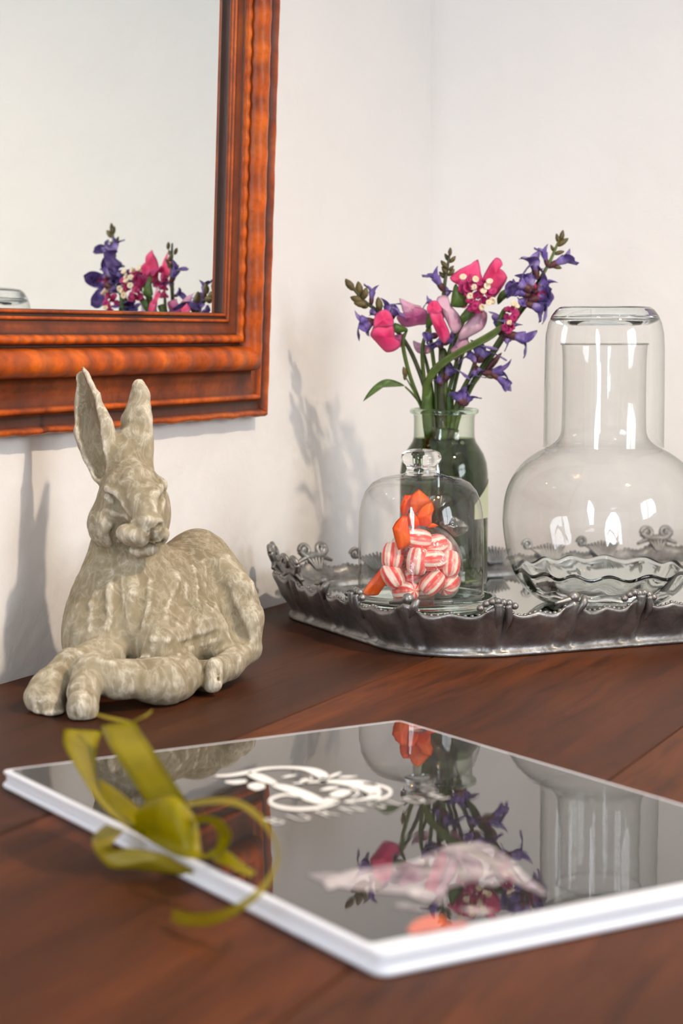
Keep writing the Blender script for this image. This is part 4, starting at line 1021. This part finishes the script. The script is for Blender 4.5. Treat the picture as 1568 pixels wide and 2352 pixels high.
# --- loose leaves and stalks
r8, p8 = flower_root('leaf_sprig', [(930, 888, FY-.004), (950, 908, FY-.002), (966, 932, FY)], 'single narrow green leaf curving out to the left over the vase lip', 'leaf')
mesh_obj('stem', *tube(p8, [.0006, .0009, .0012, .0012, .0012], 8, 30), M_STEM, r8)
mesh_obj('leaf', *petal([(80, 1825), (130, 1730), (190, 1650), (260, 1580), (340, 1530), (420, 1512), (520, 1530), (620, 1575), (660, 1610), (600, 1592), (500, 1598), (400, 1610), (300, 1640), (210, 1690), (140, 1760)], FY-.004, .002, .25, 0, conv=c5), M_LEAF, r8)
mesh_obj('bud_stalk', *tube([at(962, 922, FY-.002), at(945, 890, FY-.003), at(931, 866, FY-.004)], [.0006, .0006, .0005], 6, 14), M_STEM, r8)
for b, t in (((932, 868), (926, 842)), ((930, 874), (928, 856))): place(ME_BUD, 'bud', r8, at(*b, FY-.004), at(*t, FY-.004), 0, 1.0)
for k, (lab, pts, cv) in enumerate((('broad green blade standing straight up in the vase neck', [(905, 1560), (960, 1500), (1020, 1560), (1040, 1700), (1040, 1900), (1035, 2300), (930, 2300), (890, 1900), (900, 1700)], c5),
                                   ('dark green blade between the stems at the vase mouth', [(1130, 1150), (1180, 1080), (1240, 1120), (1260, 1400), (1240, 1700), (1240, 2400), (1120, 2400), (1110, 1700), (1120, 1400)], c5),
                                   ('short green leaf beside the low salvia at the vase mouth', [(1230, 1700), (1290, 1640), (1330, 1720), (1340, 1880), (1320, 2300), (1220, 2300), (1210, 1900)], c5),
                                   ('dark green leaf behind the ruffled salvia blossom', [(650, 760), (690, 690), (760, 660), (830, 680), (780, 730), (710, 790), (660, 830)], c6))):
    o = mesh_obj('long_leaf', *petal(pts, FY+.002*(k-1), .003, .1, 0, conv=cv), M_LEAF if k != 1 else M_DSTEM); tag(o, lab, 'leaf')
# stems standing in the water
for k in range(12):
    a = k*2.4; c = VB + Vector(((.006+.0015*k)*math.cos(a), (.006+.0015*k)*math.sin(a), 0))
    o = mesh_obj('cut_stem', *tube([c + Vector((0, 0, .006+.003*(k % 3))), c*1 + Vector((-.010*math.cos(a+1), -.008*math.sin(a+1), .055)), VB + Vector((.008*math.cos(a+2), .008*math.sin(a+2), zv(985)))], [.0034, .0038, .0026], 8, 20), M_STEM if k % 2 else M_DSTEM)
    tag(o, 'thick green flower stem standing in the vase water', 'stem', 'green stems in the vase water')
for k, (x0, x1, dY, lab) in enumerate(((935, 1000, .010, 'broad submerged leaf pressed against the back of the vase below its neck'), (985, 1060, .004, 'dark submerged leaf among the stems in the middle of the vase'), (1040, 1102, .008, 'green submerged leaf against the label side of the vase'))):
    out = [(x0, 1060), (x0+12, 1028), ((x0+x1)/2, 1016), (x1-10, 1030), (x1, 1064), (x1-8, 1110), ((x0+x1)/2+8, 1180), ((x0+x1)/2-6, 1215), ((x0+x1)/2-14, 1170), (x0+6, 1112)]
    tag(mesh_obj('submerged_leaf', *petal(out, FY+dY, .003, .1, 0)[0:2], M_DSTEM if k == 1 else M_LEAF), lab, 'leaf')
# ------------------------------------------------------------------ bag of sweets under the dome
c7 = lambda x, y: (850+.14668*x, 1090+.14668*y)
def candy_mat():
    t = NT('striped_candy'); tc = t.n('ShaderNodeTexCoord'); sp = t.n('ShaderNodeSeparateXYZ'); t.l(tc.outputs['Object'], sp.inputs[0])
    ang = t.math('ARCTAN2', sp.outputs[0], sp.outputs[1]); st = t.math('ADD', t.math('MULTIPLY', t.math('SINE', t.math('MULTIPLY', ang, 6.0)), .75), t.math('MULTIPLY', t.math('SINE', t.math('ADD', t.math('MULTIPLY', ang, 13.0), 1.0)), .45))
    n = t.noise(300, 2, .5, tc.outputs['Object'])
    f = t.math('ADD', st, t.math('MULTIPLY', t.math('SUBTRACT', n.outputs[0], .5), 1.2))
    c = t.ramp(t.math('ADD', t.math('MULTIPLY', f, .5), .5), [(.26, srgb(240, 84, 80)), (.45, srgb(246, 142, 134)), (.66, srgb(252, 206, 194)), (.84, srgb(255, 236, 220))])
    b = t.pr(c, .28, 0); b.inputs['Subsurface Weight'].default_value = .0; t.surf(b.outputs[0]); return t.m
M_CANDY = candy_mat()
cp = [(.0002, -.0076), (.0030, -.0075), (.0046, -.0066), (.0057, -.0040), (.0061, 0), (.0057, .0040), (.0046, .0066), (.0030, .0075), (.0002, .0076)]
ME_CANDY = unit_mesh('candy', lathe(cp, (0, 0, 0), 24, wob=lambda a, i: .03*math.cos(2*a)), M_CANDY)
BGC = CY + .0005
def candy(x, y, dY, ax):
    o = bpy.data.objects.new('striped_candy', ME_CANDY); COL.objects.link(o); o.location = at(x, y, BGC+dY)
    o.rotation_mode = 'QUATERNION'; o.rotation_quaternion = Vector(ax).normalized().to_track_quat('Z', 'Y'); 
    o.scale = (1.16, 1.16, 1.12)
    return tag(o, 'pink and white striped pillow candy inside the clear tied bag', 'candy', 'striped candies in the clear bag')
for c in ((990, 1287, -.014, (1, .25, .05)), (958, 1289, -.0155, (.1, .1, 1)), (992, 1338, -.012, (.75, .2, .8)), (903, 1322, -.010, (-.5, .3, .8)), (932, 1358, -.010, (.6, -.75, .15)),
          (902, 1277, -.008, (.1, .3, 1)), (958, 1238, -.010, (1, .3, -.15)), (995, 1252, -.004, (1, .5, .2)), (1031, 1296, -.002, (.1, .6, 1)), (1028, 1340, .000, (.4, .9, .3)),
          (945, 1326, -.002, (1, .4, .3)), (965, 1262, .003, (.3, 1, .2)), (930, 1255, .004, (.4, .8, .5)), (985, 1310, .004, (.2, .3, 1)), (915, 1305, .008, (.7, .7, 0)), (1015, 1265, .010, (0, 1, .6)), (965, 1352, .010, (1, .2, 0))):
    candy(*c)
tcel = NT('cellophane'); lw = tcel.n('ShaderNodeLayerWeight'); lw.inputs[0].default_value = .5
nb = tcel.bump(tcel.noise(130, 3, .6, tcel.pos(), 1.0).outputs[0], .5, .003); tcel.l(nb, lw.inputs['Normal'])
fcc = tcel.math('ADD', tcel.math('MULTIPLY', tcel.math('POWER', lw.outputs['Facing'], 3.0), .6), .11)
trn = tcel.n('ShaderNodeBsdfTransparent'); trn.inputs[0].default_value = (.99, .98, .97, 1); gls = tcel.n('ShaderNodeBsdfGlossy'); gls.inputs['Roughness'].default_value = .08; tcel.l(nb, gls.inputs['Normal'])
mxx = tcel.n('ShaderNodeMixShader'); tcel.l(fcc, mxx.inputs[0]); tcel.l(trn.outputs[0], mxx.inputs[1]); tcel.l(gls.outputs[0], mxx.inputs[2]); tcel.surf(mxx.outputs[0])
M_CELLO = tcel.m
bagc = at(972, 1300, BGC); bagc.z = CB.z - .0004
bag = empty('candy_bag', bagc, 'clear cellophane bag of striped sweets tied with orange ribbon under the glass dome', 'bag')
zb_ = lambda y: zof(y, BGC) - (bagc.z - TZ)
bp = [(20, 1384), (55, 1380), (76, 1360), (86, 1325), (88, 1290), (80, 1255), (62, 1228), (38, 1212), (16, 1203), (12, 1196), (20, 1180), (34, 1160), (44, 1142)]
mesh_obj('wrapper', *lathe([(r*pxm(BGC), max(0, zb_(y))) for r, y in smooth_path(bp, 40)], bagc, 64, wob=lambda a, i: (.035*math.sin(3*a+i*.2)+.02*math.sin(7*a-i*.3)) if i < 27 else .22*math.sin(5*a+i*.1)+.1*math.sin(9*a)), M_CELLO, bag)
M_ORANGE = petal_mat('orange_ribbon', [(.3, srgb(255, 78, 0)), (.7, srgb(255, 120, 10))], 60, .4)
mesh_obj('cello_flare', *petal([(930, 420), (1140, 290), (1310, 370), (1180, 560), (1020, 760), (960, 720)], BGC-.004, .002, -.2, 0, conv=c7), thin_glass('cello_tan', (.80, .76, .58, 1), (.6, .55, .4, 1), 2, .8), bag)
mesh_obj('cello_flare', *petal([(1080, 770), (1280, 640), (1540, 800), (1500, 900), (1330, 980), (1200, 860)], BGC-.002, .003, -.2, 0, conv=c7), M_CELLO, bag)
for nm, out, dY, bl in (('bow_loop', [(540, 318), (600, 322), (660, 312), (640, 450), (580, 620), (500, 645), (465, 520), (495, 400)], -.004, .004),
                        ('bow_loop', [(650, 320), (760, 225), (870, 320), (965, 420), (840, 520), (680, 640), (600, 500)], -.008, .004),
                        ('bow_loop', [(965, 415), (1003, 540), (965, 640), (960, 770), (880, 812), (780, 795), (700, 690), (800, 500)], -.010, .005),
                        ('knot', [(600, 600), (680, 600), (760, 690), (780, 800), (700, 830), (610, 800), (570, 700)], -.013, .004),
                        ('ribbon_tail', [(500, 640), (590, 640), (600, 800), (640, 1060), (560, 1140), (440, 1182), (380, 1000), (345, 840), (400, 740)], -.0175, .004),
                        ('ribbon_tail', [(330, 1300), (290, 1640), (125, 1885), (-20, 1900), (-160, 1892), (-30, 1700), (130, 1510)], -.004, .002),
                        ('ribbon_tail', [(880, 770), (990, 760), (1070, 800), (980, 830), (900, 830)], -.008, .001)):
    mesh_obj(nm, *petal(out, BGC+dY, bl*.8, .15, 0, ripple=.0003, conv=c7, rnd=.06), M_ORANGE, bag)
# ------------------------------------------------------------------ ring of a bound booklet with olive ribbon
TH_ = .0085                                   # booklet thickness
pL, pF, pB = onz(-2, 1808), onz(905, 2243), onz(910, 1662, .0075)
eL = (pF-pL); eL.z = 0; LB_ = pB-pL; LB_.z = 0
a1 = math.atan2(eL.y, eL.x); a2 = math.atan2(LB_.y, LB_.x); err = (a2-a1) - math.pi/2
a1 += err*.35
E1 = Vector((math.cos(a1), math.sin(a1), 0)); E2 = Vector((-E1.y, E1.x, 0)); BL, BW = .297, .206
ORG = Vector((pL.x, pL.y, TZ)) + E1*.001
book = empty('bound_booklet', ORG + E1*BL/2 + E2*BW/2, 'white bound information booklet with a glossy dark printed cover lying on the table', 'booklet')
def bk(a, b, z): return ORG + E1*a + E2*b + Vector((0, 0, z))
def slab(a0, a1_, b0, b1, z0, z1, r=.002, seg=3, crn=.004):
    bm = bmesh.new(); cs = []
    for (a, b, sa, sb) in ((a0, b0, 1, 1), (a1_, b0, -1, 1), (a1_, b1, -1, -1), (a0, b1, 1, -1)):
        cs.append((a, b, sa, sb))
    loop = []
    for k, (a, b, sa, sb) in enumerate(cs):
        ca, cb = a+sa*crn, b+sb*crn; base = [180, 270, 0, 90][k]
        for j in range(5):
            an = math.radians(base + 90*j/4); loop.append((ca+crn*math.cos(an), cb+crn*math.sin(an)))
    n = len(loop); ca = sum(p[0] for p in loop)/n; cb = sum(p[1] for p in loop)/n
    rows = [(r, z0), (r*.3, z0+r*.3), (0, z0+r), (0, z1-r), (r*.3, z1-r*.3), (r, z1)]
    V = []
    for ins, z in rows:
        for (a, b) in loop:
            da, db = a-ca, b-cb
            V.append(bk(a - ins*(1 if da > 0 else -1), b - ins*(1 if db > 0 else -1), z))
    Fc = [(i*n+j, i*n+(j+1) % n, (i+1)*n+(j+1) % n, (i+1)*n+j) for i in range(len(rows)-1) for j in range(n)]
    Fc += [tuple(range(n-1, -1, -1)), tuple((len(rows)-1)*n+j for j in range(n))]
    return V, Fc
M_WHITE = simple('white_card', srgb(232, 234, 242), .28)
M_PAGE = simple('white_pages', srgb(228, 228, 232), .5)
mesh_obj('back_cover', *slab(0, BL, 0, BW, .0002, .0030, .0012), M_WHITE, book, False)
mesh_obj('pages', *slab(.002, BL-.002, .0015, BW-.002, .0030, .0062, .0006, crn=.002), M_PAGE, book, False)
tcv = NT('glossy_cover'); pz_ = tcv.pos()
n1 = tcv.noise(55, 2, .5, pz_, .4); n2 = tcv.noise(13, 2, .5, pz_)
nmc = tcv.bump(n1.outputs[0], .02, .0012)
cb_ = tcv.pr(srgb(30, 27, 25), .5, 0, None); cb_.inputs['Coat Weight'].default_value = 1.0; cb_.inputs['Coat Roughness'].default_value = .02; cb_.inputs['Coat IOR'].default_value = 1.62
tcv.l(nmc, cb_.inputs['Coat Normal']); cb_.inputs['Specular IOR Level'].default_value = .05; tcv.surf(cb_.outputs[0])
M_COVER = tcv.m
mesh_obj('cover_border', *slab(.0005, BL-.0005, .0005, BW-.0005, .0062, .0078, .0006, crn=.003), M_WHITE, book, False)
ZC = .0081
mesh_obj('front_cover', *slab(.004, BL-.011, .0035, BW-.003, .0078, ZC, .0001, crn=.002), M_COVER, book, False)
def pxb(x, y, z): return onz(x, y, z)
# print on the cover: emblem strokes, lettering and a faded picture
cc1 = lambda x, y: (470+.40179*x, 1720+.40179*y)
def stroke(pts, wid):
    if not hasattr(wid, '__len__'): wid = [wid]*len(pts)
    d = smooth_path([cc1(*p) + (w*.40179,) for p, w in zip(pts, wid)], max(8, 7*len(pts)))
    V, Fc = [], []
    for i, q in enumerate(d):
        a = d[max(0, i-1)]; b = d[min(len(d)-1, i+1)]; t = np.array([b[0]-a[0], b[1]-a[1]]); t /= max(np.linalg.norm(t), 1e-6)
        nrm = np.array([-t[1], t[0]]); hw = q[2]*.53*(1 if 0 < i < len(d)-1 else .45)
        hw *= (.75+.25*abs(nrm[1]))
        for sg in (-1, 1): V.append(onz(q[0]+nrm[0]*hw*sg, q[1]+nrm[1]*hw*sg, ZC+.00025))
    Fc = [(2*i, 2*i+1, 2*i+3, 2*i+2) for i in range(len(d)-1)]
    return V, Fc
M_INK = simple('white_ink', srgb(250, 248, 244), .4)
emb = [stroke([(60, 155), (150, 150), (250, 132), (340, 113), (450, 106), (560, 112), (640, 135), (690, 165), (655, 190)], [10, 16, 20, 14, 12, 18, 40, 46, 20]),
       stroke([(245, 140), (330, 168), (410, 198)], [24, 40, 22]), stroke([(385, 205), (490, 232), (590, 272), (680, 305)], [18, 40, 50, 30]),
       stroke([(115, 188), (175, 190), (240, 184)], [8, 22, 16]), stroke([(245, 210), (295, 214), (345, 212)], [16, 42, 20]),
       stroke([(500, 198), (650, 187), (780, 190), (900, 208), (975, 240), (975, 268), (910, 294), (800, 302)], [8, 12, 26, 52, 62, 48, 24, 10]),
       stroke([(900, 196), (1010, 212), (1062, 240), (1045, 270), (975, 292), (850, 302)], [10, 14, 18, 16, 12, 6]),
       stroke([(680, 300), (760, 298), (720, 318), (610, 340), (500, 342), (410, 326), (372, 300), (400, 276), (470, 262), (560, 282)], [40, 18, 18, 18, 18, 18, 20, 16, 12, 6]),
       stroke([(660, 236), (710, 226), (765, 220)], [6, 18, 8]), stroke([(715, 264), (775, 254), (835, 244)], [14, 42, 16]), stroke([(830, 222), (878, 250), (840, 282)], [6, 12, 6]),
       stroke([(440, 164), (480, 156), (525, 150)], [4, 12, 4]), stroke([(545, 182), (575, 182), (605, 178)], [8, 26, 10]), stroke([(600, 150), (612, 170), (590, 190)], [4, 10, 4]),
       stroke([(695, 168), (740, 150), (782, 134)], [6, 16, 6]), stroke([(760, 162), (810, 160), (872, 156)], [4, 12, 4])]
mesh_obj('emblem', *join(*emb), M_INK, book, False)['label'] = 'white decorative letter B emblem'
cu = bpy.data.curves.new('lettering', 'FONT'); cu.body = 'BURNSIDE'; cu.size = .015; cu.space_character = 1.85; cu.resolution_u = 4
tobj = bpy.data.objects.new('lettering_source', cu); COL.objects.link(tobj)
dg = bpy.context.evaluated_depsgraph_get(); tme = bpy.data.meshes.new_from_object(tobj.evaluated_get(dg)); bpy.data.objects.remove(tobj)
q0, q1 = onz(628, 1896, ZC), onz(1046, 1838, ZC); xd = E2; yd_ = -E1
wtx = max(v.co.x for v in tme.vertices); sc = (q1-q0).dot(E2)/wtx
mesh_obj('lettering', [q0 + xd*(v.co.x*sc) + yd_*v.co.y*1.0 + Vector((0, 0, .00025)) for v in tme.vertices], [tuple(p.vertices) for p in tme.polygons], simple('silver_ink', srgb(226, 222, 218), .45), book, False)
cc2 = lambda x, y: (660+.42092*x, 1880+.42092*y)
def patch(out, z):
    pts = [cc2(*p) for p in out]; V = [onz(x, y, z) for x, y in pts]
    bm = bmesh.new(); vs = [bm.verts.new(v) for v in V]; f = bm.faces.new(vs); bmesh.ops.triangulate(bm, faces=[f])
    bm.verts.index_update(); Fc = [tuple(v.index for v in g_.verts) for g_ in bm.faces]; vv = [v.co.copy() for v in bm.verts]; bm.free(); return vv, Fc
def print_mat(name, stops, sc=60):
    t = NT(name); c = t.ramp(t.noise(sc, 4, .65, t.pos(), .8).outputs[0], stops)
    b = t.pr(c, .5, 0); b.inputs['Coat Weight'].default_value = 1.0; b.inputs['Coat Roughness'].default_value = .02; b.inputs['Coat IOR'].default_value = 1.6; t.surf(b.outputs[0]); return t.m
M_PP = print_mat('printed_pale', [(.36, srgb(96, 84, 90)), (.5, srgb(158, 146, 150)), (.66, srgb(200, 190, 188))], 70)
mesh_obj('printed_picture', *patch([(100, 305), (200, 295), (290, 300), (330, 285), (430, 270), (600, 245), (700, 225), (760, 195), (880, 145), (1040, 125), (1120, 150), (1230, 230), (1280, 290), (1420, 408), (1390, 418), (1280, 370), (1200, 330), (1130, 370), (1000, 350), (870, 385), (850, 470), (740, 450), (650, 412), (520, 402), (400, 392), (280, 372), (220, 392), (190, 350)], ZC+.0002), M_PP, book, False)['label'] = 'faded pale flower printed on the dark cover'
mesh_obj('printed_flower', *patch([(650, 610), (690, 560), (760, 530), (850, 530), (870, 570), (860, 600), (780, 618), (680, 632)], ZC+.0002), print_mat('printed_orange', [(.3, srgb(190, 60, 10)), (.7, srgb(226, 96, 20))]), book, False)
mesh_obj('printed_flower', *patch([(870, 570), (960, 562), (1000, 575), (940, 592), (860, 602)], ZC+.0002), print_mat('printed_coral', [(.3, srgb(200, 90, 80)), (.7, srgb(226, 130, 110))]), book, False)
mesh_obj('printed_streak', *patch([(570, 470), (640, 462), (760, 490), (740, 500), (620, 490)], ZC+.0002), M_PP, book, False)
mesh_obj('printed_streak', *patch([(930, 490), (1040, 485), (1130, 500), (1120, 520), (1000, 512)], ZC+.0002), M_PP, book, False)
# olive ribbon tied through the binding
cr = lambda x, y: (.44643*x, 1600+.44643*y)
t_ = NT('olive_satin'); nr = t_.noise(40, 2, .5, t_.pos()); colr = t_.ramp(nr.outputs[0], [(.3, srgb(128, 114, 0)), (.7, srgb(162, 146, 0))])
b1 = t_.pr(colr, .34, 0); b1.inputs['Specular IOR Level'].default_value = .22
trl = t_.n('ShaderNodeBsdfTranslucent'); t_.l(colr, trl.inputs[0]); m1 = t_.n('ShaderNodeMixShader'); m1.inputs[0].default_value = .25; t_.l(b1.outputs[0], m1.inputs[1]); t_.l(trl.outputs[0], m1.inputs[2]); t_.surf(m1.outputs[0]); M_OLIVE = t_.m
t2 = NT('olive_organza'); b2 = t2.pr(srgb(152, 134, 20), .45, 0); tr2 = t2.n('ShaderNodeBsdfTransparent'); tr2.inputs[0].default_value = (.9, .86, .5, 1)
m2 = t2.n('ShaderNodeMixShader'); m2.inputs[0].default_value = .62; t2.l(tr2.outputs[0], m2.inputs[1]); t2.l(b2.outputs[0], m2.inputs[2]); t2.surf(m2.outputs[0]); M_ORGZ = t2.m
rib = empty('ribbon_bow', onz(400, 1900, ZC), 'olive green satin ribbon bow tied through the booklet edge', 'ribbon')
K = .722
def crz(L):
    out = []
    for x, y, z in L:
        q = cr(x, y); out.append((q[0], q[1], onz(q[0], q[1], z).y))
    return out
def rs(name, A, B, mat=None, bow=0.0, n=28): return mesh_obj(name, *strip(crz(A), crz(B), None, n, bow=bow), mat or M_OLIVE, rib)
rs('bow_loop', [(330, 165, .040), (328, 250, .037), (400, 380, .033), (490, 520, .027), (560, 600, .022), (640, 665, .017), (730, 720, .013)],
   [(530, 178, .036), (500, 260, .033), (495, 400, .028), (520, 500, .024), (590, 585, .020), (680, 630, .016), (770, 670, .013)])
rs('bow_loop', [(515, 150, .042), (560, 250, .039), (650, 390, .033), (740, 520, .026), (810, 640, .018)],
   [(690, 122, .044), (780, 260, .040), (870, 400, .034), (955, 530, .027), (1010, 650, .018)])
rs('bow_loop', [(505, 420, .022), (600, 480, .021), (700, 560, .019), (760, 640, .016)], [(520, 500, .019), (570, 590, .017), (650, 670, .015), (730, 710, .013)])
rs('knot', [(690, 600, .020), (760, 535, .026), (840, 512, .030), (920, 525, .030), (990, 600, .024), (1015, 650, .020)],
   [(700, 700, .012), (770, 745, .0105), (840, 785, .0100), (900, 815, .0100), (960, 832, .0105), (1040, 835, .011)], bow=.005)
rs('ribbon_curl', [(990, 612, .024), (1080, 612, .027), (1150, 645, .026), (1190, 710, .021), (1165, 780, .015), (1090, 828, .0110), (990, 834, .0105)],
   [(1010, 650, .021), (1070, 648, .023), (1108, 680, .022), (1122, 730, .018), (1108, 780, .0145), (1060, 808, .012), (980, 800, .012)])
rs('ribbon_tail', [(1080, 790, .011), (1160, 790, .014), (1240, 850, .012), (1315, 905, .0095)], [(1100, 850, .010), (1170, 870, .011), (1230, 905, .010), (1290, 928, .0092)])
rs('ribbon_curl', [(960, 540, .030), (1100, 520, .034), (1225, 530, .035), (1335, 600, .033), (1400, 690, .030), (1440, 800, .027), (1412, 920, .022), (1330, 1035, .017), (1210, 1125, .010), (1090, 1178, .005), (950, 1182, .0025), (880, 1150, .0015)],
   [(970, 565, .030), (1100, 552, .033), (1220, 565, .034), (1315, 625, .032), (1382, 705, .029), (1422, 800, .026), (1390, 905, .022), (1305, 1005, .018), (1195, 1075, .013), (1080, 1108, .010), (960, 1108, .008), (890, 1088, .007)], M_ORGZ, n=60)
rs('ribbon_loop', [(545, 655, .013), (480, 715, .012), (478, 775, .010), (520, 840, .006), (580, 885, .003), (700, 892, .002), (900, 915, .0015), (1050, 945, .0012)],
   [(640, 690, .014), (585, 748, .013), (578, 778, .011), (690, 780, .010), (850, 812, .009), (910, 850, .007), (1000, 892, .005), (1060, 915, .004)], M_ORGZ, n=40)
rs('frayed_end', [(480, 80, .046), (560, 100, .046), (690, 128, .044)], [(485, 92, .046), (560, 118, .045), (680, 140, .043)], M_ORGZ)
rs('frayed_end', [(690, 120, .044), (740, 95, .046), (785, 65, .048)], [(690, 132, .043), (745, 108, .045), (780, 82, .047)], M_ORGZ)
